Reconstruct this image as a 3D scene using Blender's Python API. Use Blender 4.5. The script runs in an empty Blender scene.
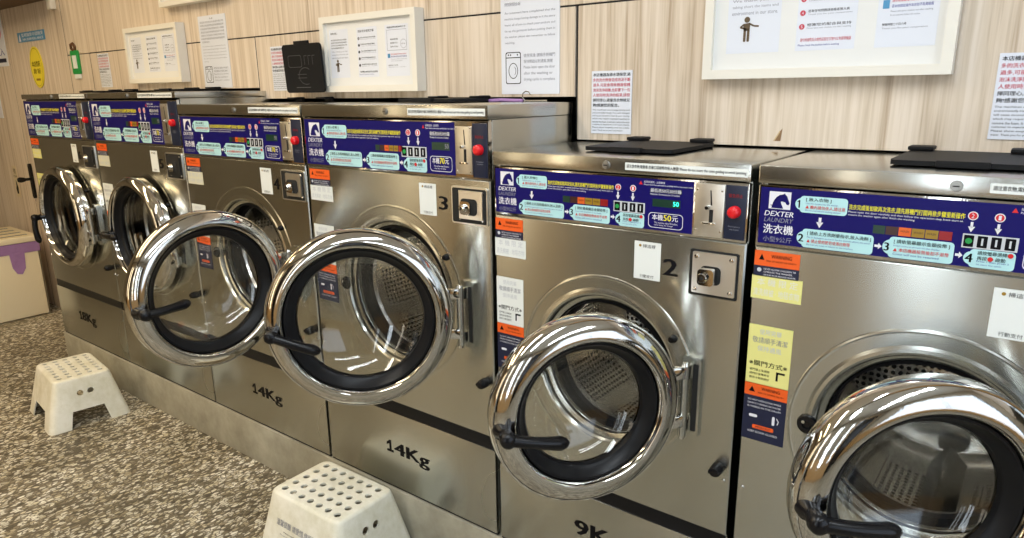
import bpy, bmesh, math, random
from mathutils import Vector, Matrix
random.seed(7)
sc = bpy.context.scene
COL = sc.collection
PI = math.pi

# ------------------------------------------------------------------ camera
cam_d = bpy.data.cameras.new('camera')
cam = bpy.data.objects.new('camera', cam_d)
COL.objects.link(cam)
cr = Vector((0.79414653, 0.60759752, -0.0125117))
cu = Vector((-0.14144315, 0.20481404, 0.96852726))
cf = Vector((-0.59103733, 0.76738287, -0.24859287))
Mx = Matrix((cr, cu, -cf)).transposed().to_4x4()
Mx.translation = Vector((1.02228, -1.25616, 1.15544))
cam.matrix_world = Mx
cam_d.sensor_width = 36
cam_d.lens = 692.79 / 1024 * 36
cam_d.clip_start = 0.02
sc.camera = cam

# ------------------------------------------------------------------ world
w = bpy.data.worlds.new('world')
sc.world = w
w.use_nodes = True
bg = w.node_tree.nodes['Background']
bg.inputs[0].default_value = (0.75, 0.85, 1.0, 1)
bg.inputs[1].default_value = 1.0

# ------------------------------------------------------------------ lights
def area(name, loc, rot, sx, sy, power, color):
    l = bpy.data.lights.new(name, 'AREA')
    l.shape = 'RECTANGLE'
    l.size = sx
    l.size_y = sy
    l.energy = power
    l.color = color
    o = bpy.data.objects.new(name, l)
    COL.objects.link(o)
    o.location = loc
    o.rotation_euler = rot
    return o
CEIL = 2.35
WARM = (1.0, 0.72, 0.36)
NEUT = (1.0, 0.93, 0.82)
COOL = (0.74, 0.87, 1.0)
LAMPS = [(-3.55, -1.35, 12, WARM), (-2.10, -1.35, 17, WARM), (-0.70, -1.35, 18, (0.98, 0.92, 0.82)), (0.66, -1.35, 19, COOL), (1.95, -1.35, 16, COOL)]
for lx_, ly_, lp_, lc_ in LAMPS:
    area('lamp_light', (lx_, ly_, CEIL - 0.056), (0, 0, 0), 0.16, 1.9, lp_, lc_)
# daylight through the shop front at the right end of the room
area('daylight', (2.85, -1.1, 1.15), (0, math.radians(90), 0), 1.7, 2.0, 10, (0.82, 0.91, 1.0))

# ------------------------------------------------------------------ exposure
sc.view_settings.view_transform = 'Standard'
sc.view_settings.look = 'None'
sc.view_settings.gamma = 1
sc.view_settings.use_curve_mapping = False
sc.view_settings.exposure = 0.32

# ------------------------------------------------------------------ materials
def srgb(r, g, b):
    f = lambda c: (c / 255 / 12.92) if c / 255 <= 0.04045 else ((c / 255 + 0.055) / 1.055) ** 2.4
    return (f(r), f(g), f(b), 1)
MATS = {}
def mat(name, col=(0.8, 0.8, 0.8, 1), rough=0.5, metal=0.0, **kw):
    if name in MATS:
        return MATS[name]
    m = bpy.data.materials.new(name)
    m.use_nodes = True
    p = m.node_tree.nodes['Principled BSDF']
    p.inputs['Base Color'].default_value = col
    p.inputs['Roughness'].default_value = rough
    p.inputs['Metallic'].default_value = metal
    for k, v in kw.items():
        p.inputs[k.replace('_', ' ')].default_value = v
    MATS[name] = m
    return m
def N(m, t, **kw):
    n = m.node_tree.nodes.new(t)
    for k, v in kw.items():
        setattr(n, k, v)
    return n
def L(m, a, b):
    m.node_tree.links.new(a, b)
def P(m):
    return m.node_tree.nodes['Principled BSDF']
def coord(m, scale=(1, 1, 1), out='Object', loc=(0, 0, 0)):
    tc = N(m, 'ShaderNodeTexCoord')
    mp = N(m, 'ShaderNodeMapping')
    mp.inputs['Scale'].default_value = scale
    mp.inputs['Location'].default_value = loc
    L(m, tc.outputs[out], mp.inputs[0])
    return mp.outputs[0]
def ramp(m, fac, stops):
    r = N(m, 'ShaderNodeValToRGB')
    e = r.color_ramp.elements
    while len(e) < len(stops):
        e.new(0.5)
    for i, (p, c) in enumerate(stops):
        e[i].position = p
        e[i].color = c
    L(m, fac, r.inputs[0])
    return r.outputs[0]
def noise(m, vec, scale=5, detail=3, rough=0.5, dist=0.0):
    n = N(m, 'ShaderNodeTexNoise')
    n.inputs['Scale'].default_value = scale
    n.inputs['Detail'].default_value = detail
    n.inputs['Roughness'].default_value = rough
    n.inputs['Distortion'].default_value = dist
    L(m, vec, n.inputs['Vector'])
    return n.outputs['Fac']
def maprange(m, v, a, b):
    n = N(m, 'ShaderNodeMapRange')
    n.inputs[1].default_value = 0.3
    n.inputs[2].default_value = 0.7
    n.inputs[3].default_value = a
    n.inputs[4].default_value = b
    L(m, v, n.inputs[0])
    return n.outputs[0]
def bump(m, h, strength=0.2, dist=0.01):
    b = N(m, 'ShaderNodeBump')
    b.inputs['Strength'].default_value = strength
    b.inputs['Distance'].default_value = dist
    L(m, h, b.inputs['Height'])
    L(m, b.outputs[0], P(m).inputs['Normal'])

# pale wood laminate wall, vertical grain
def wood(name, c_dark, c_mid, c_light):
    m = mat(name, rough=0.45)
    v = coord(m, (1, 1, 0.035), 'Object')
    n1 = noise(m, v, 46, 4, 0.6, 0.5)
    v2 = coord(m, (1, 1, 0.02), 'Object', (3, 0, 0))
    n2 = noise(m, v2, 130, 3, 0.6, 0.3)
    mx = N(m, 'ShaderNodeMath', operation='MULTIPLY_ADD')
    L(m, n2, mx.inputs[0]); mx.inputs[1].default_value = 0.45
    L(m, n1, mx.inputs[2])
    c = ramp(m, mx.outputs[0], [(0.50, c_dark), (0.66, c_mid), (0.86, c_light)])
    L(m, c, P(m).inputs['Base Color'])
    bump(m, mx.outputs[0], 0.05, 0.003)
    return m
M_WOOD = wood('pale_wood_laminate', srgb(172, 152, 130), srgb(202, 186, 166), srgb(218, 204, 188))
M_WOOD2 = wood('golden_wood_laminate', srgb(150, 116, 74), srgb(186, 150, 102), srgb(206, 174, 128))

def steel(name, col, rough, aniso=0.85, wave=0.38):
    m = mat(name, col, rough, 1.0)
    P(m).inputs['Anisotropic'].default_value = aniso
    tg = N(m, 'ShaderNodeTangent', direction_type='RADIAL', axis='Z')
    L(m, tg.outputs[0], P(m).inputs['Tangent'])
    P(m).inputs['Anisotropic Rotation'].default_value = 0.25
    v = coord(m, (1, 1, 1), 'Object')
    n = noise(m, v, 2.2, 2, 0.5)
    L(m, maprange(m, n, rough - 0.03, rough + 0.04), P(m).inputs['Roughness'])
    v3 = coord(m, (1, 1, 0.30), 'Object')
    n3 = noise(m, v3, 2.1, 1, 0.3)
    if wave: bump(m, n3, wave, 0.012)
    return m
M_STEEL = steel('brushed_stainless_steel', (0.505, 0.515, 0.485, 1), 0.24)
M_STEEL_D = steel('dark_steel', (0.30, 0.29, 0.27, 1), 0.35)
M_TOP = steel('polished_steel_lid', (0.55, 0.555, 0.53, 1), 0.20, 0.5, 0.2)
M_STEEL_L = steel('light_satin_steel', (0.74, 0.72, 0.68, 1), 0.34, 0.3, 0.0)
M_CHROME = mat('chrome', (0.66, 0.65, 0.63, 1), 0.05, 1.0)
M_CHROME2 = mat('satin_chrome_ring', (0.58, 0.565, 0.54, 1), 0.07, 1.0)
n = noise(M_CHROME2, coord(M_CHROME2), 260, 2)
bump(M_CHROME2, n, 0.12, 0.0006)
M_BLACK = mat('black_plastic', (0.006, 0.006, 0.007, 1), 0.24, 0, Specular_IOR_Level=0.25)
M_COVER = mat('matte_black_plastic', (0.010, 0.010, 0.011, 1), 0.5, 0, Specular_IOR_Level=0.12)
M_RUB = mat('black_rubber', (0.010, 0.010, 0.011, 1), 0.32, 0, Specular_IOR_Level=0.15)
M_GAP = mat('black_gap', (0.006, 0.006, 0.006, 1), 0.8)
M_GLASS = mat('door_glass', (0.97, 0.98, 0.97, 1), 0.02, 0, Transmission_Weight=1.0, IOR=1.45)
M_NAVY = mat('navy_panel', srgb(14, 8, 92), 0.40, Specular_IOR_Level=0.2)
M_NAVY2 = mat('dark_navy_print', srgb(20, 28, 58), 0.35)
M_WHITE = mat('white_print', srgb(225, 225, 232), 0.5)
M_CYAN = mat('pale_cyan_print', srgb(178, 222, 226), 0.45)
M_YEL = mat('yellow_print', srgb(235, 225, 40), 0.5)
M_RED = mat('red_print', srgb(205, 30, 34), 0.5)
M_INK = mat('black_ink', srgb(16, 16, 20), 0.6, 0, Specular_IOR_Level=0.1)
M_BLUEINK = mat('blue_ink', srgb(60, 62, 150), 0.6)
M_REDINK = mat('pink_red_ink', srgb(196, 66, 84), 0.6)
M_ORANGE = mat('orange_sticker', srgb(232, 92, 22), 0.5)
M_YTAPE = mat('pale_yellow_sticker', srgb(226, 222, 140), 0.5)
M_CREAMST = mat('cream_sticker', srgb(214, 212, 190), 0.5)
M_WST = mat('white_sticker', srgb(226, 230, 228), 0.5)
M_PAPER = mat('white_paper', srgb(216, 220, 230), 0.55)
M_MATT = mat('mat_board', srgb(222, 222, 220), 0.6)
M_FRAME = mat('white_frame', srgb(226, 222, 212), 0.4)
M_GREEN = mat('green_plastic', srgb(28, 150, 70), 0.4)
M_DGREEN = mat('dark_green_window', srgb(14, 52, 40), 0.3)
M_BROWN = mat('dark_brown_window', srgb(58, 28, 24), 0.3)
M_AMB = mat('amber_window', srgb(150, 118, 30), 0.35)
M_ORW = mat('orange_window', srgb(216, 96, 28), 0.35)
M_DRED = mat('dark_red_window', srgb(140, 16, 24), 0.35)
M_REDBTN = mat('red_button_plastic', srgb(214, 24, 34), 0.25)
M_LED = mat('lit_digits', srgb(40, 220, 190), 0.4, Emission_Color=srgb(60, 230, 200), Emission_Strength=1.4)
M_AMBLIT = mat('lit_orange', srgb(220, 110, 30), 0.4, Emission_Color=srgb(230, 100, 20), Emission_Strength=0.35)
M_GREY = mat('grey_print', srgb(134, 136, 150), 0.5)
M_LGREY = mat('faded_print', srgb(196, 200, 206), 0.6)
M_BLUE = mat('sky_blue_print', srgb(74, 142, 186), 0.5)
M_OVAL = mat('yellow_sign', srgb(232, 214, 56), 0.45)
M_PICTO = mat('brown_pictogram', srgb(92, 74, 52), 0.6)
M_PURPLE = mat('lilac_plastic_bag', srgb(158, 122, 178), 0.45)
n = noise(M_PURPLE, coord(M_PURPLE), 14, 3)
bump(M_PURPLE, n, 0.6, 0.02)
M_CREAM = mat('cream_plastic', srgb(232, 222, 194), 0.45)
M_PLINTH = mat('concrete_plinth', rough=0.75)
v = coord(M_PLINTH)
n = noise(M_PLINTH, v, 7, 6, 0.65)
L(M_PLINTH, ramp(M_PLINTH, n, [(0.3, srgb(140, 136, 120)), (0.7, srgb(178, 174, 158))]), P(M_PLINTH).inputs['Base Color'])
bump(M_PLINTH, n, 0.2, 0.004)
M_STOOL = mat('white_stool_plastic', rough=0.4)
n = noise(M_STOOL, coord(M_STOOL), 9, 5, 0.7)
L(M_STOOL, ramp(M_STOOL, n, [(0.3, srgb(206, 202, 180)), (0.6, srgb(230, 228, 216))]), P(M_STOOL).inputs['Base Color'])
M_CEIL = mat('ceiling_paint', srgb(225, 220, 208), 0.8)
M_WALLP = mat('side_wall_paint', srgb(196, 188, 172), 0.8)
M_WALLO = mat('opposite_wall_paint', srgb(142, 134, 118), 0.8)
M_SOFFIT = mat('brown_soffit', srgb(96, 70, 40), 0.6)
M_LAMP = mat('lamp_diffuser', (1, 1, 1, 1), 0.5, Emission_Color=(1.0, 0.9, 0.72, 1), Emission_Strength=5.0)
M_WIN = mat('window_pane', (0.9, 0.95, 1, 1), 0.03, 0, Transmission_Weight=1.0, IOR=1.1)
M_ALU = mat('window_frame_metal', (0.3, 0.3, 0.32, 1), 0.4, 0.8)

# washed pebble floor
M_FLOOR = mat('washed_pebble_floor', rough=0.5)
m = M_FLOOR
v = coord(m, (1.9, 1, 1), 'Object')
rot = v.node
rot.inputs['Rotation'].default_value = (0, 0, 0.0)
nd = N(m, 'ShaderNodeTexNoise'); nd.inputs['Scale'].default_value = 60
L(m, v, nd.inputs['Vector'])
mixv = N(m, 'ShaderNodeVectorMath', operation='MULTIPLY_ADD')
L(m, nd.outputs['Color'], mixv.inputs[0]); mixv.inputs[1].default_value = (0.008, 0.008, 0.008)
L(m, v, mixv.inputs[2])
vo = N(m, 'ShaderNodeTexVoronoi'); vo.inputs['Scale'].default_value = 56
L(m, mixv.outputs[0], vo.inputs['Vector'])
sep = N(m, 'ShaderNodeSeparateColor'); L(m, vo.outputs['Color'], sep.inputs[0])
stone = ramp(m, sep.outputs[0], [(0.0, srgb(74, 68, 58)), (0.26, srgb(116, 108, 92)), (0.42, srgb(160, 150, 128)),
                                 (0.56, srgb(208, 200, 176)), (0.80, srgb(242, 240, 230)), (1.0, srgb(190, 186, 174))])
ve = N(m, 'ShaderNodeTexVoronoi', feature='DISTANCE_TO_EDGE'); ve.inputs['Scale'].default_value = 56
L(m, mixv.outputs[0], ve.inputs['Vector'])
edge = ramp(m, ve.outputs['Distance'], [(0.03, (0, 0, 0, 1)), (0.16, (1, 1, 1, 1))])
mx = N(m, 'ShaderNodeMix', data_type='RGBA')
L(m, edge, mx.inputs[0]); mx.inputs[6].default_value = srgb(96, 88, 74)
L(m, stone, mx.inputs[7])
tone = ramp(m, noise(m, coord(m), 2.2, 4, 0.6), [(0.32, srgb(196, 192, 180)), (0.5, srgb(236, 234, 228)), (0.68, srgb(255, 255, 255))])
mt_ = N(m, 'ShaderNodeMix', data_type='RGBA', blend_type='MULTIPLY'); mt_.inputs[0].default_value = 1.0
L(m, mx.outputs[2], mt_.inputs[6]); L(m, tone, mt_.inputs[7])
L(m, mt_.outputs[2], P(m).inputs['Base Color'])
bump(m, edge, 0.25, 0.003)

# perforated drum steel: UV.x = arc length, UV.y = depth (metres)
def perforated(name, pitch, r, v0, v1, gaps=0.0):
    m = mat(name, (0.84, 0.83, 0.80, 1), 0.22, 1.0)
    tc = N(m, 'ShaderNodeTexCoord')
    sp = N(m, 'ShaderNodeSeparateXYZ'); L(m, tc.outputs['UV'], sp.inputs[0])
    def mth(op, a, b=None):
        n = N(m, 'ShaderNodeMath', operation=op)
        for i, q in enumerate((a, b)):
            if q is None: continue
            if isinstance(q, (int, float)): n.inputs[i].default_value = q
            else: L(m, q, n.inputs[i])
        return n.outputs[0]
    fx = mth('SUBTRACT', mth('FRACT', mth('DIVIDE', sp.outputs[0], pitch)), 0.5)
    fy = mth('SUBTRACT', mth('FRACT', mth('DIVIDE', sp.outputs[1], pitch)), 0.5)
    d = mth('SQRT', mth('ADD', mth('MULTIPLY', fx, fx), mth('MULTIPLY', fy, fy)))
    hole = mth('LESS_THAN', d, r)
    hole = mth('MULTIPLY', hole, mth('GREATER_THAN', sp.outputs[1], v0))
    hole = mth('MULTIPLY', hole, mth('LESS_THAN', sp.outputs[1], v1))
    if gaps:
        band = mth('LESS_THAN', mth('FRACT', mth('DIVIDE', sp.outputs[0], gaps)), 0.72)
        hole = mth('MULTIPLY', hole, band)
    inv = mth('SUBTRACT', 1.0, hole)
    L(m, inv, P(m).inputs['Metallic'])
    cx = N(m, 'ShaderNodeMix', data_type='RGBA')
    L(m, hole, cx.inputs[0]); cx.inputs[6].default_value = (0.84, 0.83, 0.80, 1); cx.inputs[7].default_value = (0.008, 0.008, 0.008, 1)
    L(m, cx.outputs[2], P(m).inputs['Base Color'])
    rr = mth('ADD', 0.22, mth('MULTIPLY', hole, 0.6))
    L(m, rr, P(m).inputs['Roughness'])
    return m
M_DRUM = perforated('perforated_drum_steel', 0.0135, 0.30, 0.05, 0.26, 0.17)
M_DBACK = perforated('perforated_drum_back', 0.0150, 0.33, -0.13, 0.13)

# ------------------------------------------------------------------ mesh helpers
class MB:
    """collects faces with material slots, then builds ONE mesh object"""
    def __init__(s):
        s.v = []; s.f = []; s.m = []; s.mats = []; s.uv = {}
    def mi(s, m):
        if m not in s.mats: s.mats.append(m)
        return s.mats.index(m)
    def add(s, vs, fs, m, M=None):
        o = len(s.v); k = s.mi(m)
        for p in vs:
            s.v.append(tuple(M @ Vector(p)) if M else tuple(p))
        for f in fs:
            s.f.append(tuple(i + o for i in f)); s.m.append(k)
    def bm(s, b, m, M=None):
        b.verts.index_update()
        s.add([v.co[:] for v in b.verts], [[v.index for v in f.verts] for f in b.faces], m, M)
        b.free()
    def box(s, a, b, m, bev=0.0, M=None, seg=2):
        q = bmesh.new()
        bmesh.ops.create_cube(q, size=1)
        c = [(a[i] + b[i]) / 2 for i in range(3)]; d = [abs(b[i] - a[i]) for i in range(3)]
        for v in q.verts:
            v.co = Vector([c[i] + v.co[i] * d[i] for i in range(3)])
        if bev > 0:
            bmesh.ops.bevel(q, geom=q.edges[:], offset=min(bev, min(d) * 0.45), segments=seg, affect='EDGES', profile=0.6)
        s.bm(q, m, M)
    def lathe(s, prof, m, n=64, M=None, closed=False, a0=0.0, a1=2 * PI):
        """profile of (r, y) about the Y axis"""
        full = abs(a1 - a0 - 2 * PI) < 1e-6
        cols = n if full else n + 1
        vs = []; fs = []
        for (r, y) in prof:
            for i in range(cols):
                a = a0 + (a1 - a0) * i / n
                vs.append((r * math.cos(a), y, r * math.sin(a)))
        k = len(prof)
        rng = range(k if closed else k - 1)
        for j in rng:
            j2 = (j + 1) % k
            for i in range(n):
                i2 = (i + 1) % cols
                if prof[j][0] < 1e-6 and prof[j2][0] < 1e-6: continue
                fs.append((j * cols + i, j * cols + i2, j2 * cols + i2, j2 * cols + i))
        s.add(vs, fs, m, M)
    def tube(s, pts, rad, m, n=10, M=None, cap=True):
        pts = [Vector(p) for p in pts]
        rs = rad if isinstance(rad, (list, tuple)) else [rad] * len(pts)
        vs = []; fs = []
        up = Vector((0.13, 0.31, 0.94)).normalized()
        for i, p in enumerate(pts):
            t = (pts[min(i + 1, len(pts) - 1)] - pts[max(i - 1, 0)]).normalized()
            x = t.cross(up)
            if x.length < 1e-3: x = t.cross(Vector((1, 0, 0)))
            x.normalize(); y = t.cross(x)
            for j in range(n):
                a = 2 * PI * j / n
                vs.append(p + x * math.cos(a) * rs[i] + y * math.sin(a) * rs[i])
        for i in range(len(pts) - 1):
            for j in range(n):
                fs.append((i * n + j, i * n + (j + 1) % n, (i + 1) * n + (j + 1) % n, (i + 1) * n + j))
        if cap:
            fs.append(tuple(range(n))[::-1]); fs.append(tuple(range((len(pts) - 1) * n, len(pts) * n)))
        s.add(vs, fs, m, M)
    def prism(s, poly, y0, y1, m, M=None):
        """polygon of (x, z) extruded from y0 (front) to y1 (back)"""
        n = len(poly)
        vs = [(x, y0, z) for x, z in poly] + [(x, y1, z) for x, z in poly]
        fs = [tuple(range(n)), tuple(range(2 * n - 1, n - 1, -1))]
        for i in range(n):
            fs.append((i, i + n, (i + 1) % n + n, (i + 1) % n))
        s.add(vs, fs, m, M)
    def build(s, name, parent=None, smooth=30, loc=None, rot=None):
        me = bpy.data.meshes.new(name)
        me.from_pydata(s.v, [], s.f)
        for m in s.mats: me.materials.append(m)
        for p, k in zip(me.polygons, s.m): p.material_index = k
        me.validate()
        b = bmesh.new(); b.from_mesh(me)
        if smooth is not None:
            bmesh.ops.recalc_face_normals(b, faces=b.faces[:])
        b.to_mesh(me); b.free()
        if smooth:
            for p in me.polygons: p.use_smooth = True
            me.set_sharp_from_angle(angle=math.radians(smooth))
        return link(name, me, parent, loc, rot)
def link(name, me, parent=None, loc=None, rot=None):
    o = bpy.data.objects.new(name, me)
    COL.objects.link(o)
    if parent: o.parent = parent
    if loc: o.location = loc
    if rot: o.rotation_euler = rot
    return o
def tag(o, label=None, cat=None, group=None, kind=None):
    if label: o['label'] = label
    if cat: o['category'] = cat
    if group: o['group'] = group
    if kind: o['kind'] = kind
    return o
def empty(name, loc=(0, 0, 0), rz=0.0, parent=None):
    o = bpy.data.objects.new(name, None)
    o.empty_display_size = 0.1
    COL.objects.link(o); o.location = loc; o.rotation_euler = (0, 0, rz)
    if parent: o.parent = parent
    return o
def copy_tree(o, parent=None, skip=()):
    c = o.copy(); COL.objects.link(c); c.parent = parent
    for ch in list(o.children):
        if ch.name.split('.')[0] not in skip:
            copy_tree(ch, c, skip)
    return c

# ------------------------------------------------------------------ flat print (x, z plane facing -Y)
def rrect(x0, z0, x1, z1, r, n=5):
    r = min(r, abs(x1 - x0) / 2 - 1e-5, abs(z1 - z0) / 2 - 1e-5)
    pts = []
    for cx, cz, a in ((x1 - r, z1 - r, 0), (x0 + r, z1 - r, 90), (x0 + r, z0 + r, 180), (x1 - r, z0 + r, 270)):
        for i in range(n + 1):
            t = math.radians(a + 90 * i / n)
            pts.append((cx + r * math.cos(t), cz + r * math.sin(t)))
    return pts
TXT = {}
def text_mesh(s, bold):
    key = (s, bold)
    if key in TXT: return TXT[key]
    c = bpy.data.curves.new('t', 'FONT')
    c.body = s; c.size = 1.0; c.resolution_u = 2; c.offset = bold
    o = bpy.data.objects.new('t', c)
    COL.objects.link(o)
    dg = bpy.context.evaluated_depsgraph_get()
    me = bpy.data.meshes.new_from_object(o.evaluated_get(dg))
    vs = [v.co.copy() for v in me.vertices]
    fs = [tuple(p.vertices) for p in me.polygons]
    bpy.data.objects.remove(o); bpy.data.curves.remove(c); bpy.data.meshes.remove(me)
    if not vs:
        vs = [Vector((0, 0, 0)), Vector((1, 0, 0)), Vector((1, 1, 0))]; fs = []
    lo = Vector((min(v.x for v in vs), min(v.y for v in vs), 0)); hi = Vector((max(v.x for v in vs), max(v.y for v in vs), 0))
    TXT[key] = ([((v.x - lo.x), (v.y - lo.y)) for v in vs], fs, hi.x - lo.x, hi.y - lo.y)
    return TXT[key]
class Print(MB):
    """y0: surface; each layer stands 0.35 mm in front of the one below"""
    def __init__(s, y0=0.0, fn=None):
        super().__init__(); s.y0 = y0; s.fn = fn
    def Y(s, lay): return s.y0 - 0.00035 * lay
    def pt(s, x, z, lay):
        if s.fn: x, z = s.fn(x, z)
        return (x, s.Y(lay), z)
    def poly(s, pts, m, lay=1):
        vs = [s.pt(x, z, lay) for x, z in pts]
        ar = sum(vs[i][0] * vs[(i + 1) % len(vs)][2] - vs[(i + 1) % len(vs)][0] * vs[i][2] for i in range(len(vs)))
        f = tuple(range(len(vs)))
        s.add(vs, [f if ar > 0 else f[::-1]], m)
    def rect(s, x0, z0, x1, z1, m, lay=1):
        s.poly([(x0, z0), (x1, z0), (x1, z1), (x0, z1)], m, lay)
    def rr(s, x0, z0, x1, z1, r, m, lay=1):
        s.poly(rrect(x0, z0, x1, z1, r), m, lay)
    def ring(s, pts, t, m, lay=1):
        cx = sum(p[0] for p in pts) / len(pts); cz = sum(p[1] for p in pts) / len(pts)
        w = max(abs(p[0] - cx) for p in pts); h = max(abs(p[1] - cz) for p in pts)
        q = [(cx + (p[0] - cx) * (1 - t / w), cz + (p[1] - cz) * (1 - t / h)) for p in pts]
        n = len(pts)
        s.add([s.pt(x, z, lay) for x, z in pts] + [s.pt(x, z, lay) for x, z in q],
              [(i, (i + 1) % n, (i + 1) % n + n, i + n) for i in range(n)], m)
    def disc(s, x, z, r, m, lay=1, n=20):
        s.poly([(x + r * math.cos(2 * PI * i / n), z + r * math.sin(2 * PI * i / n)) for i in range(n)], m, lay)
    def line(s, pts, t, m, lay=1):
        for a, b in zip(pts, pts[1:]):
            dx, dz = b[0] - a[0], b[1] - a[1]; l = math.hypot(dx, dz) or 1
            nx, nz = -dz / l * t / 2, dx / l * t / 2
            s.poly([(a[0] - nx, a[1] - nz), (b[0] - nx, b[1] - nz), (b[0] + nx, b[1] + nz), (a[0] + nx, a[1] + nz)], m, lay)
    def text(s, t, x0, z0, x1, z1, m, lay=2, bold=0.0, shear=0.0):
        """text fitted to the box x0..x1, z0..z1 (x1 None: keep its own proportions)"""
        vs, fs, w_, h_ = text_mesh(t, 0.0)
        sz = (z1 - z0) / (h_ or 1)
        sx = sz if x1 is None else (x1 - x0) / (w_ or 1)
        for d in ((-1, 1) if bold else (0,)):
            out = []
            for a, b in vs:
                out.append(s.pt(x0 + (a + d * bold * .9) * sx + b * sz * shear, z0 + b * sz, lay + d * .05))
            s.add(out, fs, m)
    def arrow_right(s, x, z, l, t, m, lay=1):
        s.poly([(x, z - t / 2), (x + l * .55, z - t / 2), (x + l * .55, z + t / 2), (x, z + t / 2)], m, lay)
        s.poly([(x + l * .5, z - t * 1.3), (x + l, z), (x + l * .5, z + t * 1.3)], m, lay)
    def arrow_down(s, x, z, l, t, m, lay=1):
        s.poly([(x - t / 2, z), (x + t / 2, z), (x + t / 2, z - l * .55), (x - t / 2, z - l * .55)], m, lay)
        s.poly([(x - t * 1.3, z - l * .45), (x, z - l), (x + t * 1.3, z - l * .45)], m, lay)
    def build(s, name, parent=None, **k):
        me = bpy.data.meshes.new(name)
        me.from_pydata(s.v, [], s.f)
        for m in s.mats: me.materials.append(m)
        for p, k_ in zip(me.polygons, s.m): p.material_index = k_
        return link(name, me, parent, k.get('loc'), k.get('rot'))

# ------------------------------------------------------------------ the room
FZ = -0.164     # floor level; z = 0 is the top of the plinth
WY = 0.355      # face of the wood wall
XL, XR, YB = -4.9, 2.9, -2.9
def struct(name, mb, **k):
    return tag(mb.build(name, **k), kind='structure')
b = MB(); b.box((XL - .1, YB - .1, FZ - .1), (XR + .1, 1.0, FZ), M_FLOOR); struct('floor', b, smooth=None)
b = MB(); b.box((XL - .1, YB - .1, CEIL), (XR + .1, 1.0, CEIL + .1), M_CEIL); struct('ceiling', b, smooth=None)
b = MB(); b.box((XL - .1, YB, FZ), (XL, 1.0, CEIL), mat('left_wall_paint', srgb(112, 102, 84), .7)); struct('wall_left', b, smooth=None)
b = MB(); b.box((XL, YB - .1, FZ), (XR, YB, CEIL), M_WALLO); struct('wall_front', b, smooth=None)
# low wooden band and dark doors, unseen, added opposite to shape the reflections
for k_, (xa, xb) in enumerate(((-4.4, -3.5), (-1.55, -.55), (1.55, 2.5))):
    b = MB(); b.box((xa, YB + .002, FZ), (xb, YB + .05, 2.0), mat('dark_glass_door', srgb(30, 28, 28), .2), .004)
    b.box((xa - .05, YB + .001, FZ), (xa, YB + .07, 2.05), M_WOOD2); b.box((xb, YB + .001, FZ), (xb + .05, YB + .07, 2.05), M_WOOD2)
    b.box((xa - .05, YB + .001, 2.0), (xb + .05, YB + .07, 2.05), M_WOOD2)
    struct('door_%d' % (k_ + 1), b, smooth=None)
# right end: shop front with a wide opening
b = MB()
b.box((XR, YB, FZ), (XR + .1, -2.2, CEIL), M_WALLP); b.box((XR, 0.0, FZ), (XR + .1, 1.0, CEIL), M_WALLP)
b.box((XR, -2.2, 2.05), (XR + .1, 0.0, CEIL), M_WALLP); b.box((XR, -2.2, FZ), (XR + .1, 0.0, 0.2), M_WALLP)
struct('wall_right', b, smooth=None)
b = MB(); b.box((XL, YB + .001, FZ), (XR - .06, YB + .03, .62), M_WOOD2); b.box((XR - .03, YB, FZ), (XR - .001, .3, .45), M_WOOD2)  # unseen wood band, added so the chrome reflects gold
struct('trim_6', b, smooth=None)
b = MB()
b.box((XR + .03, -2.2, .2), (XR + .07, -2.15, 2.05), M_ALU); b.box((XR + .03, -.05, .2), (XR + .07, 0, 2.05), M_ALU)
b.box((XR + .03, -2.2, 2.0), (XR + .07, 0, 2.05), M_ALU); b.box((XR + .03, -2.2, .2), (XR + .07, 0, .25), M_ALU)
b.box((XR + .03, -1.13, .25), (XR + .07, -1.08, 2.0), M_ALU)
b.box((XR + .045, -2.15, .25), (XR + .055, -.05, 2.0), M_WIN)
struct('window_1', b, smooth=None)
# glowing panels added unseen behind the camera, to streak the steel with reflections
for k_, (xc, wd, col_, st_) in enumerate(((-3.15, .22, (1.0, .80, .50, 1), 3.0), (-2.10, .22, (1.0, .80, .50, 1), 4.0), (-.20, .14, (1.0, .88, .68, 1), 2.5), (.62, .20, (.80, .91, 1.0, 1), 6.0), (1.30, .10, (.80, .91, 1.0, 1), 3.0))):
    r = empty('light_box', (xc, YB + .095, .35))
    tag(r, ['warm tall light box nearest the left wall', 'warm tall light box facing machines 4 and 5', 'pale tall light box facing machine 3', 'cool tall light box facing machine 1', 'narrow cool tall light box at the shop window end'][k_], 'light box', 'tall light boxes on the opposite wall')
    b = MB(); b.box((-wd / 2 - .02, -.062, -.02), (wd / 2 + .02, 0, 1.57), M_ALU, .004); b.build('housing', r)
    b = MB(); b.box((-wd / 2, .0005, 0), (wd / 2, .006, 1.55), mat('lit_panel_%d' % k_, (1, 1, 1, 1), .5, Emission_Color=col_, Emission_Strength=st_)); b.build('lit_face', r)
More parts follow.
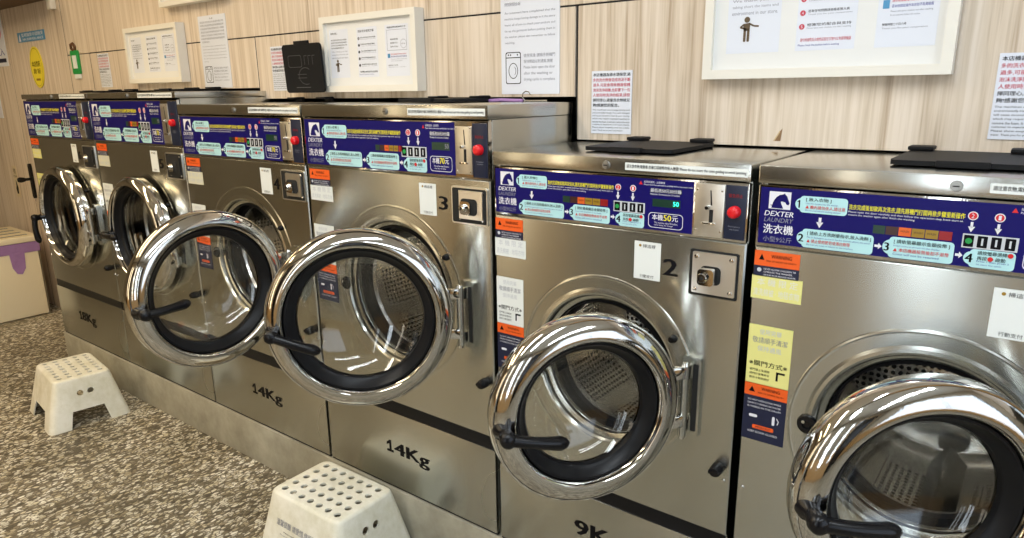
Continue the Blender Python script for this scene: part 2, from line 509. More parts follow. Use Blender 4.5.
# wood panels of the back wall: separate boards with dark gaps between
G = 0.0022
def panel(x0, x1, z0, z1, seed, chip=None):
    b = MB()
    b.box((x0 + G, WY, z0 + G), (x1 - G, WY + .02, z1 - G), M_WOOD, 0.001, seg=1)
    o = struct('wall_back', b, smooth=None)
    return o
HS = 1.368
panel(-2.895, -1.442, 1.178, HS, 1)
panel(-1.442, .002, 1.137, HS, 2)
panel(.006, 1.45, 1.0252, HS, 3)
panel(1.45, XR, 1.0252, HS, 3)
panel(-3.16, -2.895, FZ, HS, 4)
panel(-3.16, -.2, HS, CEIL, 5); panel(-.2, XR, HS, CEIL, 5)
panel(-3.995, -3.16, FZ, CEIL, 6)
panel(XL, -3.995, FZ, CEIL, 7)
b = MB()
b.box((XL, WY + .022, FZ), (-2.895, WY + .05, CEIL), M_GAP)
b.box((-2.895, WY + .022, 1.2), (XR, WY + .05, CEIL), M_GAP)
b.box((XL, .98, FZ), (XR, 1.0, CEIL), M_GAP)  # unseen black closure, added to keep light from leaking in
struct('trim_1', b, smooth=None)
b = MB(); b.box((XL, 0.10, 1.655), (-3.20, WY - .001, 1.78), M_SOFFIT, .002); struct('trim_2', b, smooth=None)
b = MB()
for xx, za, zb in ((-2.895, 1.19, HS), (-1.442, 1.145, HS), (.006, 1.04, HS), (1.45, 1.04, HS), (-3.16, FZ, CEIL), (-3.995, FZ, CEIL)):
    b.box((xx - .0022, WY + .0006, za), (xx + .0022, WY + .01, zb), M_GAP)
b.box((-2.895, WY + .0006, HS - .002), (XR, WY + .01, HS + .002), M_GAP)
struct('trim_5', b, smooth=None)
# concrete plinth below the machines
b = MB(); b.box((-2.826, -0.004, FZ), (1.26, .9, -.003), M_PLINTH, .004); struct('trim_3', b)
b = MB()
b.poly = None
pr = Print(WY - .0006)
pr.poly([(.527, 1.040), (.543, 1.040), (.546, 1.068), (.541, 1.062)], mat('torn_edge_brown', srgb(134, 104, 72), .8), 1)
pr.poly([(.5275, 1.040), (.5305, 1.040), (.5415, 1.06), (.540, 1.063)], mat('chip_pale', srgb(196, 170, 130), .8), 2)
struct('trim_4', pr)

# ------------------------------------------------------------------ washing machine parts
def front_plate(w_, z0, z1, cx, cz, R, Ro, mb, mt):
    """sheet steel front with round pressed ring and door opening"""
    angs = [2 * PI * i / 96 for i in range(96)]
    for X, Z in ((0, z0), (w_, z0), (w_, z1), (0, z1)):
        angs.append(math.atan2(Z - cz, X - cx) % (2 * PI))
    angs = sorted(set(round(a, 6) for a in angs))
    n = len(angs)
    rings = []
    def edge_pt(a, inset):
        c, s_ = math.cos(a), math.sin(a); t = 1e9
        if c > 1e-9: t = min(t, (w_ - inset - cx) / c)
        if c < -1e-9: t = min(t, (inset - cx) / c)
        if s_ > 1e-9: t = min(t, (z1 - inset - cz) / s_)
        if s_ < -1e-9: t = min(t, (z0 + inset - cz) / s_)
        return cx + t * c, cz + t * s_
    rings.append([(*edge_pt(a, 0), .016) for a in angs])
    rings.append([(*edge_pt(a, 0), .003) for a in angs])
    rings.append([(*edge_pt(a, .003), 0) for a in angs])
    for r, y in ((R + .002, 0), (R, -.0007), (R - .003, -.0012), (R - .006, -.0008), (Ro + .034, -.0008), (Ro + .028, -.0020), (Ro + .022, -.0026),
                 (Ro + .018, -.001), (Ro + .015, .004), (Ro + .013, .012), (Ro + .008, .014), (Ro + .004, .016), (Ro, .022), (Ro, .032)):
        rings.append([(cx + r * math.cos(a), cz + r * math.sin(a), y) for a in angs])
    vs = [(x, y, z) for rg in rings for (x, z, y) in rg]
    fs = [(j * n + i, j * n + (i + 1) % n, (j + 1) * n + (i + 1) % n, (j + 1) * n + i) for j in range(len(rings) - 1) for i in range(n)]
    mb.add(vs, fs, mt)

def control_print(pr, med=False):
    """everything printed on the panel, in the coordinates of the 9 kg machine (x from its left edge, z height)"""
    # horse head logo
    pr.rect(.020, .9465, .0575, .9775, M_WHITE, 1)
    pr.rect(.0215, .948, .056, .976, M_WHITE, 2)
    hx = lambda pts: [(.0215 + a * .0345, .948 + c * .028) for a, c in pts]
    pr.poly(hx([(.10, 0), (.14, .22), (.22, .50), (.34, .72), (.50, .86), (.64, .90), (.74, .97), (.76, .90), (.86, .78), (.94, .52), (1.0, .36),
                (.95, .24), (.86, .26), (.78, .40), (.62, .46), (.55, .42), (.60, .26), (.66, .12), (.70, 0)]), M_NAVY, 3)
    for k in range(5):
        a = .06 + k * .1
        pr.line(hx([(a, .20 + k * .16), (a + .12, .12 + k * .18)]), .0012, M_NAVY, 3)
    pr.text('DEXTER', .0135, .9335, .064, .9425, M_WHITE, 1, .012, .22)
    pr.text('LAUNDRY', .0135, .9225, .063, .9305, M_GREY, 1, .0, .22)
    pr.text('洗衣機', .0135, .9015, .0655, .9185, M_WHITE, 1, .02)
    pr.text('小型9公斤', .0145, .8865, .0645, .8965, M_GREY, 1)
    def bubble(x0, z0, x1, z1, num, xa):
        zc = (z0 + z1) / 2; r = (z1 - z0) * .36
        pr.rr(x0 + r * .8, z0, x1, z1, .006, M_CYAN, 1)
        pr.disc(x0 + r * 1.05, zc, r, M_CYAN, 2)
        if num == '1':
            pr.poly([(x0 + .0062, zc - .0068), (x0 + .0085, zc - .0068), (x0 + .0085, zc + .0068), (x0 + .0068, zc + .0068), (x0 + .0040, zc + .0045), (x0 + .0040, zc + .0028), (x0 + .0062, zc + .0040)], M_INK, 3)
        else:
            pr.text(num, x0 + .0035, zc - .0068, None, zc + .0068, M_INK, 3, .03)
    bubble(.065, .9445, .150, .9735, '1', 0)
    pr.text('[ 放入衣物 ]', .083, .9640, .124, .9712, M_INK, 3, .01)
    pr.text('Load the laundry into the washer', .083, .9592, .135, .9622, M_BLUEINK, 3)
    pr.text('▲ 機內請勿坐人,請注意', .083, .9515, .147, .9580, M_RED, 3, .01)
    pr.text('Do not overload the washing machine', .083, .9470, .140, .9500, M_BLUEINK, 3)
    pr.arrow_down(.1085, .938, .018, .0045, M_WHITE)
    bubble(.072, .8835, .195, .9165, '2', 0)
    pr.text('[ 請依上方洗劑量指示,放入洗劑 ]', .090, .9055, .191, .9130, M_INK, 3, .01)
    pr.text('Put in detergent as shown by the amount above the panel', .090, .9003, .190, .9035, M_BLUEINK, 3)
    pr.text('▲ 禁止使用肥皂或漂白劑等', .090, .8925, .160, .8990, M_RED, 3, .01)
    pr.text('Do not use soap or bleach in the machine', .090, .8872, .165, .8905, M_BLUEINK, 3)
    pr.arrow_right(.197, .900, .011, .004, M_WHITE)
    bubble(.208, .8835, .309, .9180, '3', 0)
    pr.text('[ 請依螢幕顯示金額投幣 ]', .225, .9070, .303, .9145, M_INK, 3, .01)
    pr.text('Insert coins as shown on the display', .225, .9022, .290, .9052, M_BLUEINK, 3)
    pr.text('▲ 本店機器投幣後恕不退幣', .225, .8940, .303, .9005, M_RED, 3, .01)
    pr.text('Coins will not be returned', .225, .8885, .290, .8920, M_BLUEINK, 3)
    pr.arrow_right(.311, .900, .010, .004, M_WHITE)
    bubble(.3215, .8830, .388, .9118, '4', 0)
    pr.text('請按螢幕選擇①', .340, .9035, .383, .9098, M_INK, 3, .008)
    pr.text('再按 ② 啟動', .340, .8952, .376, .9015, M_INK, 3, .008)
    pr.disc(.3815, .9066, .0036, M_RED, 4); pr.disc(.3570, .8983, .0036, M_RED, 4)
    pr.text('Press 1 then press 2', .340, .8915, .381, .8948, M_BLUEINK, 3)
    pr.text('to start the cycle', .340, .8867, .372, .8898, M_BLUEINK, 3)
    pr.text('洗衣完成後如欲再次洗衣,請先將機門打開再依步驟重新操作', .152, .9560, .317, .9655, M_YEL, 1, .02)
    pr.text('Please open the door carefully and then follow the operation step from start to', .152, .9505, .315, .9545, M_WHITE, 1)
    pr.text('ensure the washer again after finish the washing', .152, .9455, .250, .9495, M_WHITE, 1)
    for k, mm in enumerate((M_DGREEN, M_BROWN, M_ORW, M_AMB, M_AMB, M_DRED)):
        x = (.192 if not med else .240) + k * (.0188 if not med else .0138)
        pr.rect(x, .9205 if not med else .9225, x + (.0178 if not med else .0126), .9345, mm, 1)
        if k in (2, 3, 4): pr.text('WASH', x + .0025, .9265, x + (.0148 if not med else .0105), .9300, M_BROWN, 2)
    for x, t in (((.327, '2'), (.361, '1')) if not med else ((.339, '2'), (.366, '1'))):
        pr.disc(x, .9625, .0068, M_WHITE, 1); pr.disc(x, .9625, .0054, M_RED, 2)
        pr.text(t, x - .0018, .9590, x + .0018, .9660, M_WHITE, 3)
        pr.arrow_down(x, .9530, .016, .0035, M_WHITE, 1)
    pr.rect(.3175, .9125, .3885, .9345, M_LGREY, 1)
    for k in range(4):
        x = .3195 + k * .0176
        pr.rr(x, .9145, x + .0130, .9325, .001, M_INK, 2)
        if k: pr.rect(x + .0052, .9180, x + .0078, .9290, M_LGREY, 3)
        else: pr.disc(x + .0065, .9235, .0045, M_GREEN, 3)
def panel_right(pr, first='50'):
    pr.poly([(.374, .972), (.382, .972), (.378, .979)], M_RED, 1)
    pr.text('投幣前請先 · 注意事項', .385, .9755, .430, .9800, M_WHITE, 1)
    pr.text('Please read the instructions carefully before you insert coins', .385, .9700, .488, .9740, M_WHITE, 1)
    pr.rect(.399, .9575, .466, .9665, M_NAVY2, 1)
    pr.text('最低洗50元30分鐘', .400, .9585, .465, .9660, M_WHITE, 2, .01)
    pr.text('Minimum 30 minutes for 50 dollars', .400, .9530, .462, .9565, M_WHITE, 2)
    pr.rect(.405, .9300, .464, .9455, M_DGREEN, 1)
    pr.text('50', .449, .9335, .461, .9425, M_LED if first == '50' else M_GREY, 2, .02)
    pr.ring(rrect(.397, .8875, .471, .9180, .008), .0011, M_WHITE, 1)
    pr.text('本機', .405, .9030, .4285, .9150, M_WHITE, 1, .02)
    pr.text(first, .430, .9030, .446, .9150, M_YEL, 1, .02)
    pr.text('元', .448, .9030, .460, .9150, M_WHITE, 1, .02)
    pr.text('This machine takes 50 dollars', .410, .8965, .460, .9000, M_WHITE, 1)
    pr.text('coins only, no change', .410, .8915, .450, .8950, M_WHITE, 1)

SPEC = {
 'small':  dict(w=.597, H=1.0229, lid=.990, pt=.987, pb=.880, g0=.222, g1=.256, cx=.300, cz=.556, R=.213, Ro=.152, D=.60, kg='9Kg', tx=(.232, .100, .362, .152),
                hx=.506, hz=.548, door=.191, coin=(.489, .763, .586, .855), bev=0),
 'medium': dict(w=.691, H=1.126, lid=1.092, pt=1.088, pb=.956, g0=.250, g1=.286, cx=.352, cz=.622, R=.243, Ro=.182, D=.70, kg='14Kg', tx=(.270, .106, .446, .156),
                hx=.615, hz=.612, door=.225, coin=(.570, .842, .684, .934), bev=0),
 'large':  dict(w=.705, H=1.169, lid=1.146, pt=1.140, pb=.981, g0=.250, g1=.282, cx=.356, cz=.632, R=.248, Ro=.184, D=.80, kg='18Kg', tx=(.225, .100, .405, .158),
                hx=.618, hz=.620, door=.228, coin=(.578, .862, .692, .956), bev=0),
}
def make_washer(kind):
    S = SPEC[kind]; W = S['w']; H = S['H']; D = S['D']
    root = empty('washing_machine')
    # cabinet: sides, back, bottom
    b = MB()
    t = .012
    b.box((0, .012, 0), (t, D, S['lid']), M_STEEL, .002); b.box((W - t, .012, 0), (W, D, S['lid']), M_STEEL, .002)
    b.box((t, D - t, 0), (W - t, D, S['lid']), M_STEEL); b.box((t, .012, 0), (W - t, D - t, t), M_STEEL)
    b.box((.001, .003, .0002), (W - .001, .0115, .008), M_GAP)
    b.build('cabinet', root)
    b = MB()
    b.box((-.001, -.004, S['lid'] + .001), (W + .001, D, H), M_TOP, .003)
    b.build('top_lid', root)
    # lid lock screw
    b = MB()
    lx = .300 if kind == 'small' else .351
    b.lathe([(0, -.009), (.0055, -.009), (.0060, -.0075), (.0080, -.0075), (.0090, -.004)], M_STEEL_D, 20, Matrix.Translation((lx, 0, (S['lid'] + H) / 2)))
    b.box((lx - .0045, -.0096, (S['lid'] + H) / 2 - .001), (lx + .0045, -.0088, (S['lid'] + H) / 2 + .001), M_GAP)
    b.build('lid_lock', root)
    b = MB(); front_plate(W, S['g1'], S['pb'] - .004, S['cx'], S['cz'], S['R'], S['Ro'], b, M_STEEL); b.build('front_panel', root, smooth=5)
    b = MB(); b.box((.001, 0, .006), (W - .001, .0118, S['g0']), M_STEEL, .002); b.build('kick_panel', root)
    b = MB(); b.box((.002, .004, S['g0'] - .002), (W - .002, .013, S['g1'] + .004), M_RUB); b.build('groove_strip', root)
    # screws beside the groove
    for sx in (.012, W - .012):
        b = MB(); b.lathe([(0, -.0035), (.0035, -.003), (.0045, 0)], M_CHROME, 12, Matrix.Translation((sx, 0, S['g1'] + .125))); b.build('screw', root)
    b = MB()
    b.lathe([(0, -.032), (.009, -.032), (.012, -.026), (.013, -.008), (.009, 0)], M_BLACK, 18, Matrix.Translation((W - .022, 0, S['g1'] + .155)))
    b.box((W - .0335, -.034, S['g1'] + .151), (W - .0105, -.010, S['g1'] + .159), M_BLACK, .002)
    b.build('release_knob', root)
    # weight printed on the kick panel
    pr = Print(-.0004); x0, z0, x1, z1 = S['tx']
    gz = z0 + (z1 - z0) * .24
    if S['kg'][0] == '1':
        pr.poly([(x0 + .013, gz), (x0 + .021, gz), (x0 + .021, z1), (x0 + .014, z1), (x0 + .002, z1 - .010), (x0 + .002, z1 - .018), (x0 + .013, z1 - .012)], M_INK, 1)
        pr.rect(x0 + .003, gz, x0 + .030, gz + .007, M_INK, 1)
        pr.text(S['kg'][1:], x0 + .036, z0, x1, z1, M_INK, 1, .035)
    else:
        pr.text(S['kg'], x0, z0, x1, z1, M_INK, 1, .035)
    pr.build('capacity_text', root)
    # control panel
    b = MB()
    b.box((.001, -.001, S['pb'] - .003), (W - .001, .014, S['pt'] + .001), M_CHROME2, .0015)
    cp = b.build('control_panel', root)
    pz = .0045
    med = kind != 'small'
    if med:
        top_s, bot_s = .9865, .8805
        sc_z = (S['pt'] - S['pb']) / .107
        fA = lambda x, z: (x * 1.262, S['pt'] - (.987 - z) * sc_z)
        fB = lambda x, z: (.501 + (x - .397) * 1.0, S['pt'] - (.987 - z) * sc_z)
        nav = .586
    else:
        fA = fB = None; nav = .490
    pr = Print(-.0012, fA)
    pr2 = Print(-.0012); pr2.rect(.005, S['pb'] + pz - .002, nav, S['pt'] - .003, M_NAVY, 0); pr2.build('panel_face', cp)
    control_print(pr, med); pr.build('panel_print', cp)
    pr = Print(-.0012, fB); panel_right(pr, '50' if not med else '70'); pr.build('price_display', cp)
    # coin plate
    zt, zb = S['pt'] - .004, S['pb'] + .002
    c0, c1 = (nav + .004, nav + .062) if not med else (nav + .003, nav + .056)
    b = MB(); b.box((c0, -.0045, zb + (.006 if med else 0)), (c1, .0, zt - (.008 if med else 0)), M_STEEL_L, .0015)
    cxm = (c0 + c1) / 2; h = zt - zb
    b.box((cxm + .001, -.0052, zb + h * .28), (cxm + .0085, -.0044, zb + h * .52), M_GAP)
    b.prism([(cxm + .003, zb + h * .60), (cxm + .006, zb + h * .60), (cxm + .003, zb + h * .88), (cxm + .001, zb + h * .88)], -.0052, -.0044, M_GAP)
    b.lathe([(0, -.013), (.0035, -.013), (.0045, -.005)], M_CHROME, 14, Matrix.Translation((cxm - .002, 0, zb + h * .56)))
    b.box((cxm - .012, -.0085, zb + h * .24), (cxm + .015, -.0044, zb + h * .275), M_CHROME, .001)
    for sx in (c0 + .005, c1 - .005):
        for sz in (zb + .012, zt - .012):
            b.lathe([(0, -.006), (.0018, -.0058), (.0022, -.0045)], M_CHROME, 8, Matrix.Translation((sx, 0, sz)))
    b.build('coin_slot', cp)
    b = MB()
    b.box((c1 + .001, -.0035, zb), (W - .0045, .0, zt), mat('dark_teal_navy', srgb(14, 26, 52), .4), .0008)
    cpn = b.build('stop_panel', cp)
    xm = (c1 + W) / 2 - .002; zm = zb + h * .52
    pr = Print(-.0036)
    pr.text('緊急停止', xm - .013, zm + .026, xm + .013, zm + .033, M_DRED, 1, .01)
    pr.build('stop_label', cp)
    pr = Print(-.0036)
    pr.text('Emergency', xm - .011, zm - .030, xm + .011, zm - .0265, M_GREY, 1)
    pr.text('stop button', xm - .009, zm - .0355, xm + .009, zm - .032, M_GREY, 1)
    pr.build('stop_label', cp)
    b = MB()
    rb = .0115 if not med else .0125
    b.lathe([(0, -.020), (rb * .6, -.0195), (rb * .92, -.016), (rb, -.012), (rb, -.0035)], M_REDBTN, 24, Matrix.Translation((xm, 0, zm)))
    b.build('stop_button', cp)
    # white strip on the lid
    pr = Print(-.0042)
    lx0, lx1 = (.343, .597 - .004) if not med else (.432, .684)
    lm = (S['lid'] + H) / 2; lh = .0075 if not med else .0085
    pr.rr(lx0, lm - lh, lx1, lm + lh, .002, M_WST, 1)
    pr.text('請注意衣物,電動車.衣褲口袋硬幣勿投入機器! Please do not insert the coins guiding to avoid jamming', lx0 + .004, lm - lh * .55, lx1 - .004, lm + lh * .55, M_INK, 2, .02)
    pr.build('lid_sticker', root)
    # coin box plate
    x0, z0, x1, z1 = S['coin']
    b = MB()
    if not med:
        b.prism(rrect(x0, z0, x1, z1, .004), -.0012, .002, M_GAP)
        b.prism(rrect(x0 + .007, z0 + .006, x1 - .004, z1 - .004, .003), -.0042, -.001, M_STEEL_L)
        bx = (x0 + x1) / 2 - .004; bz = (z0 + z1) / 2 - .002
    else:
        b.prism(rrect(x0, z0, x1, z1, .006), -.0035, .002, M_STEEL_L)
        b.prism(rrect(x0 + .004, z0 + .004, x1 - .003, z1 - .004, .004), -.0042, -.001, M_GAP)
        b.prism(rrect(x0 + .028, z0 + .014, x1 - .012, z1 - .009, .004), -.008, -.003, M_STEEL_L if kind == 'medium' else M_GAP)
        bx = x0 + .055; bz = (z0 + z1) / 2 - .004
    cb = -.026 if not med else -.016
    b.prism(rrect(bx - .020, bz - .018, bx + (.020 if not med else .030), bz + (.018 if not med else .022), .009), -.0055 if not med else -.010, -.001, M_GAP)
    b.prism(rrect(bx - .018, bz - .016, bx + .014, bz + .016, .007), -.026 if not med else -.016, -.004, M_CHROME)
    b.lathe([(0, cb - .0085), (.008, cb - .0085), (.0095, cb - .006), (.0095, cb + .004)], M_CHROME, 20, Matrix.Translation((bx - .006, 0, bz)))
    b.lathe([(0, cb - .0092), (.0035, cb - .0092), (.0035, cb - .008)], M_GAP, 12, Matrix.Translation((bx - .006, 0, bz)))
    for sx in (x0 + .015, x1 - .013):
        for sz in (z0 + .014, z1 - .013):
            b.lathe([(0, -.0075), (.004, -.007), (.0052, -.003)], M_CHROME, 10, Matrix.Translation((sx + (.014 if med and sx < bx else 0), 0, sz)))
    b.build('coin_box', root)
    # drum: front funnel, wall, back plate, lifters
    b = MB(); T = Matrix.Translation((S['cx'], 0, S['cz']))
    Ro = S['Ro']; RD = min(W / 2 - .04, Ro + .085); dy = .055; DB = D - .10
    b.lathe([(Ro - .002, .010), (Ro + .002, .028), (Ro + .018, .040), (Ro + .018, .052), (Ro - .004, .056), (Ro - .006, .070), (Ro + .010, .085)], M_RUB, 72, T)
    b.build('door_seal', root)
    me_v = []; me_f = []; uvs = []; mids = []
    n = 96
    prof = [(Ro + .004, .072), (Ro - .002, .086), (Ro + .004, .096), (Ro + .022, .100), (Ro + .030, .110), (Ro + .046, .114), (RD - .006, .135), (RD, .150), (RD, DB - .02), (RD - .02, DB)]
    for r, y in prof:
        for i in range(n + 1):
            a = 2 * PI * i / n
            me_v.append((S['cx'] + r * math.cos(a), y, S['cz'] + r * math.sin(a)))
    for j in range(len(prof) - 1):
        for i in range(n):
            me_f.append((j * (n + 1) + i, j * (n + 1) + i + 1, (j + 1) * (n + 1) + i + 1, (j + 1) * (n + 1) + i))
            uvs.append([(2 * PI * (i + di) / n * RD, prof[jj][1] - .13) for di, jj in ((0, j), (1, j), (1, j + 1), (0, j + 1))])
            mids.append(0)
    o0 = len(me_v); R2 = RD - .02
    rr_ = [(R2, DB), (R2 * .97, DB - .006), (R2 * .55, DB - .012), (R2 * .5, DB - .004), (.001, DB - .002)]
    for r, y in rr_:
        for i in range(n + 1):
            a = 2 * PI * i / n
            me_v.append((S['cx'] + r * math.cos(a), y, S['cz'] + r * math.sin(a)))
    for j in range(len(rr_) - 1):
        for i in range(n):
            f = (o0 + j * (n + 1) + i, o0 + j * (n + 1) + i + 1, o0 + (j + 1) * (n + 1) + i + 1, o0 + (j + 1) * (n + 1) + i)
            me_f.append(f)
            uvs.append([(me_v[k][0] - S['cx'], (me_v[k][2] - S['cz'])) for k in f]); mids.append(1)
    me = bpy.data.meshes.new('drum'); me.from_pydata(me_v, [], me_f)
    me.materials.append(M_DRUM); me.materials.append(M_DBACK)
    ul = me.uv_layers.new(name='UVMap')
    k = 0
    for p, u in zip(me.polygons, uvs):
        p.material_index = mids[p.index]; p.use_smooth = True
        for q in u:
            ul.data[k].uv = q; k += 1
    dr = link('drum', me, root)
    me.set_sharp_from_angle(angle=math.radians(50))
    for k in range(3):
        a = math.radians(35 + 120 * k)
        b = MB()
        Mt = T @ Matrix.Rotation(-a, 4, 'Y') @ Matrix.Translation((RD - .001, 0, 0))
        ya, yb = .152, DB - .025
        prf = [(0, -.035), (-.022, -.018), (-.040, -.008), (-.046, 0), (-.040, .008), (-.022, .018), (0, .035)]
        vs = [(px_, ya, pz_) for px_, pz_ in prf] + [(px_, yb, pz_) for px_, pz_ in prf]
        m_ = len(prf)
        fs = [(i, i + 1, i + 1 + m_, i + m_) for i in range(m_ - 1)] + [tuple(range(m_)), tuple(range(2 * m_ - 1, m_ - 1, -1))]
        b.add(vs, fs, M_TOP, Mt); b.build('drum_lifter', dr)
    # latch plug and stud beside the opening
    b = MB()
    lt = Matrix.Translation((S['cx'] - Ro - .026, 0, S['cz'] - .002))
    b.lathe([(0, -.006), (.006, -.006), (.008, -.010), (.017, -.009), (.019, -.003)], M_BLACK, 24, lt)
    b.lathe([(0, -.012), (.003, -.012), (.004, -.006)], M_CHROME, 10, Matrix.Translation((S['cx'] - Ro - .032, 0, S['cz'] + .004)))
    b.build('latch_socket', root)
    b = MB(); b.lathe([(0, -.013), (.006, -.012), (.009, -.004), (.009, 0)], M_BLACK, 16, Matrix.Translation((S['cx'] + Ro + .010, 0, S['cz'] + Ro * .70)))
    b.build('bumper', root)
    # hinge plate on the body
    hx, hz = S['hx'], S['hz']; hh = .088
    b = MB()
    b.prism(rrect(hx - .020, hz - hh, hx + .022, hz + hh, .009), -.0095, .001, M_STEEL)
    for s_ in (-1, 1):
        b.box((hx - .004, -.034, hz + s_ * (hh - .030) - .014), (hx + .004, -.008, hz + s_ * (hh - .030) + .014), M_STEEL, .001)
    b.prism(rrect(hx + .006, hz - hh + .016, hx + .017, hz + hh - .014, .002), -.0102, -.009, M_GAP)
    b.lathe([(.0085, -hh + .012), (.0085, hh - .012)], M_STEEL, 18, Matrix.Translation((hx - .002, -.032, hz)) @ Matrix.Rotation(PI / 2, 4, 'X'))
    for s_ in (-1, 1):
        b.lathe([(0, s_ * (hh - .006)), (.006, s_ * (hh - .006)), (.0085, s_ * (hh - .012))], M_CHROME, 18, Matrix.Translation((hx - .002, -.032, hz)) @ Matrix.Rotation(PI / 2, 4, 'X'))
    b.build('hinge', root)
    # dispenser cover on top
    cx0 = .190 if not med else .222; cx1 = cx0 + .212
    dc = MB(); cl = .240 if not med else .165
    pts_ = rrect(0, -cl, cx1 - cx0, -.002, .014)
    dc.prism(pts_, -.004, .004, M_COVER, Matrix.Rotation(-PI / 2, 4, 'X'))
    dc.box((.07, -cl - .010, -.0045), (.145, -cl + .006, .0065), M_COVER, .002)
    pr_pts = [(rrect(.035, -.105, .115, -.055, .008), .0012), (rrect(.12, -.105, .19, -.062, .004), .0008)]
    cover = dc.build('dispenser_cover', root, loc=(cx0, .322, H + .0075))
    for hx_ in (-.004, .160):
        b = MB()
        b.box((hx_, -.040, .012), (hx_ + .044, .006, .020 if not med else .018), M_COVER, .003)
        b.box((hx_ + .004, -.004, .0005), (hx_ + .040, .008, .019), M_COVER, .003)
        b.build('cover_hinge', root, loc=(cx0, .330, H))
    return root

def stickers(root, kind, num, tape='cream', warn2=True):
    S = SPEC[kind]; med = kind != 'small'
    k = 1.0 if not med else 1.13
    zt = S['pb'] - .012
    y0 = -.0003
    wi = .080 * k
    x = .002 if not med else .010
    pr = Print(y0)
    pr.rect(x, zt - .028, x + wi, zt, M_ORANGE, 1); pr.rect(x, zt - .048, x + wi, zt - .028, M_NAVY2, 1)
    pr.poly([(x + .008, zt - .017), (x + .018, zt - .017), (x + .013, zt - .006)], M_INK, 2)
    pr.text('WARNING', x + .030, zt - .0125, x + .066, zt - .0055, M_INK, 2, .01)
    pr.text('RISK OF INJURY OR DEATH', x + .022, zt - .0205, x + wi - .006, zt - .0165, M_INK, 2)
    pr.disc(x + .010, zt - .036, .004, M_LGREY, 2)
    for i, tx in enumerate(('NEVER ALLOW CHILDREN TO', 'OPERATE THE WASHER', 'OR PLAY IN OR AROUND WASHER')):
        pr.text(tx, x + .018, zt - .035 - i * .0055, x + wi - .005 - .006 * (i == 1), zt - .0318 - i * .0055, M_WHITE, 2)
    pr.build('warning_sticker', root)
    tp = {'cream': M_CREAMST, 'yellow': M_YTAPE, 'white': M_WST}[tape]
    tm = M_LGREY if tape != 'yellow' else M_MATT
    pr = Print(y0); zz = zt - .047
    pr.rect(x - .002, zz - .044, x + wi + .008, zz, tp, 1)
    pr.text('本 機 限 定', x + .008, zz - .018, x + wi, zz - .004, tm, 2)
    pr.text('清洗棉被 · 地毯衣物', x + .002, zz - .038, x + wi + .004, zz - .024, tm, 2)
    pr.build('notice_sticker', root)
    # lower notice + warning
    z1 = S['cz'] + .170 if not med else S['pb'] - .175
    pr = Print(y0)
    h1 = .118
    pr.rect(x, z1 - h1, x + wi, z1, M_WST if tape != 'yellow' else M_YTAPE, 1)
    pr.text('使用完畢', x + .020, z1 - .018, x + .060, z1 - .007, M_LGREY, 2)
    pr.text('敬請順手清潔', x + .008, z1 - .035, x + .072, z1 - .023, M_GREY, 2)
    pr.text('保持通風', x + .018, z1 - .051, x + .062, z1 - .040, M_LGREY, 2)
    pr.text('※關門方式※', x + .005, z1 - .081, x + wi - .005, z1 - .070, M_INK, 2, .01)
    for i, tx in enumerate(('將門關上後請按', '順時針旋轉把手', '聽到卡聲後鎖好')):
        pr.text(tx, x + .007, z1 - .092 - i * .008, x + .044, z1 - .087 - i * .008, M_INK, 2)
    pr.rect(x + .056, z1 - .090, x + .072, z1 - .086, M_INK, 2); pr.rect(x + .056, z1 - .104, x + .060, z1 - .086, M_INK, 2)
    pr.build('door_notice', root)
    pr = Print(y0); z2 = z1 - h1 + .001; h2 = .118 if not med else .115
    pr.rect(x, z2 - .026, x + wi, z2, M_ORANGE, 1); pr.rect(x, z2 - h2, x + wi, z2 - .026, M_NAVY2, 1)
    pr.poly([(x + .008, z2 - .018), (x + .020, z2 - .018), (x + .014, z2 - .007)], M_INK, 2)
    pr.text('WARNING', x + .032, z2 - .012, x + .066, z2 - .006, M_INK, 2, .01)
    pr.text('RISK OF SEVERE INJURY', x + .026, z2 - .020, x + wi - .006, z2 - .0165, M_INK, 2)
    for i, tx in enumerate(('DO NOT OPEN DOOR WHILE', 'DRUM IS TURNING OR WATER', 'IS VISIBLE IN THE DRUM')):
        pr.text(tx, x + .008, z2 - .036 - i * .007, x + wi - .010, z2 - .0325 - i * .007, M_WHITE, 2)
    pr.rr(x + .012, z2 - .070, x + .028, z2 - .064, .003, M_WHITE, 2); pr.rr(x + .056, z2 - .078, x + .061, z2 - .060, .002, M_WHITE, 2)
    pr.line([(x + .064, z2 - .062), (x + .068, z2 - .068), (x + .066, z2 - .075)], .0015, M_WHITE, 2)
    pr.rr(x + .020, z2 - .093, x + wi - .020, z2 - .085, .002, M_ORANGE, 2)
    pr.text('IMPORTANT', x + .026, z2 - .0915, x + wi - .026, z2 - .0868, M_NAVY2, 3)
    pr.text('KEEP DOOR CLOSED', x + .012, z2 - .102, x + wi - .012, z2 - .098, M_WHITE, 2)
    pr.build('warning_sticker', root)
    # mobile payment sticker (its square code is left out)
    pr = Print(y0)
    if kind == 'small': qx, qz, qw, qh = .368, .856, .059, .079
    elif kind == 'medium': qx, qz, qw, qh = .457, .933, .059, .081
    else: qx, qz, qw, qh = .460, .958, .054, .078
    pr.rr(qx, qz - qh, qx + qw, qz, .001, M_WST, 1)
    pr.disc(qx + .013, qz - .0085, .0028, M_AMB, 2)
    pr.text('掃這裡', qx + .019, qz - .0125, qx + qw - .012, qz - .0050, M_INK, 2)
    pr.text('行動支付', qx + .014, qz - qh + .0035, qx + qw - .014, qz - qh + .0105, M_INK, 2)
    pr.build('payment_sticker', root)
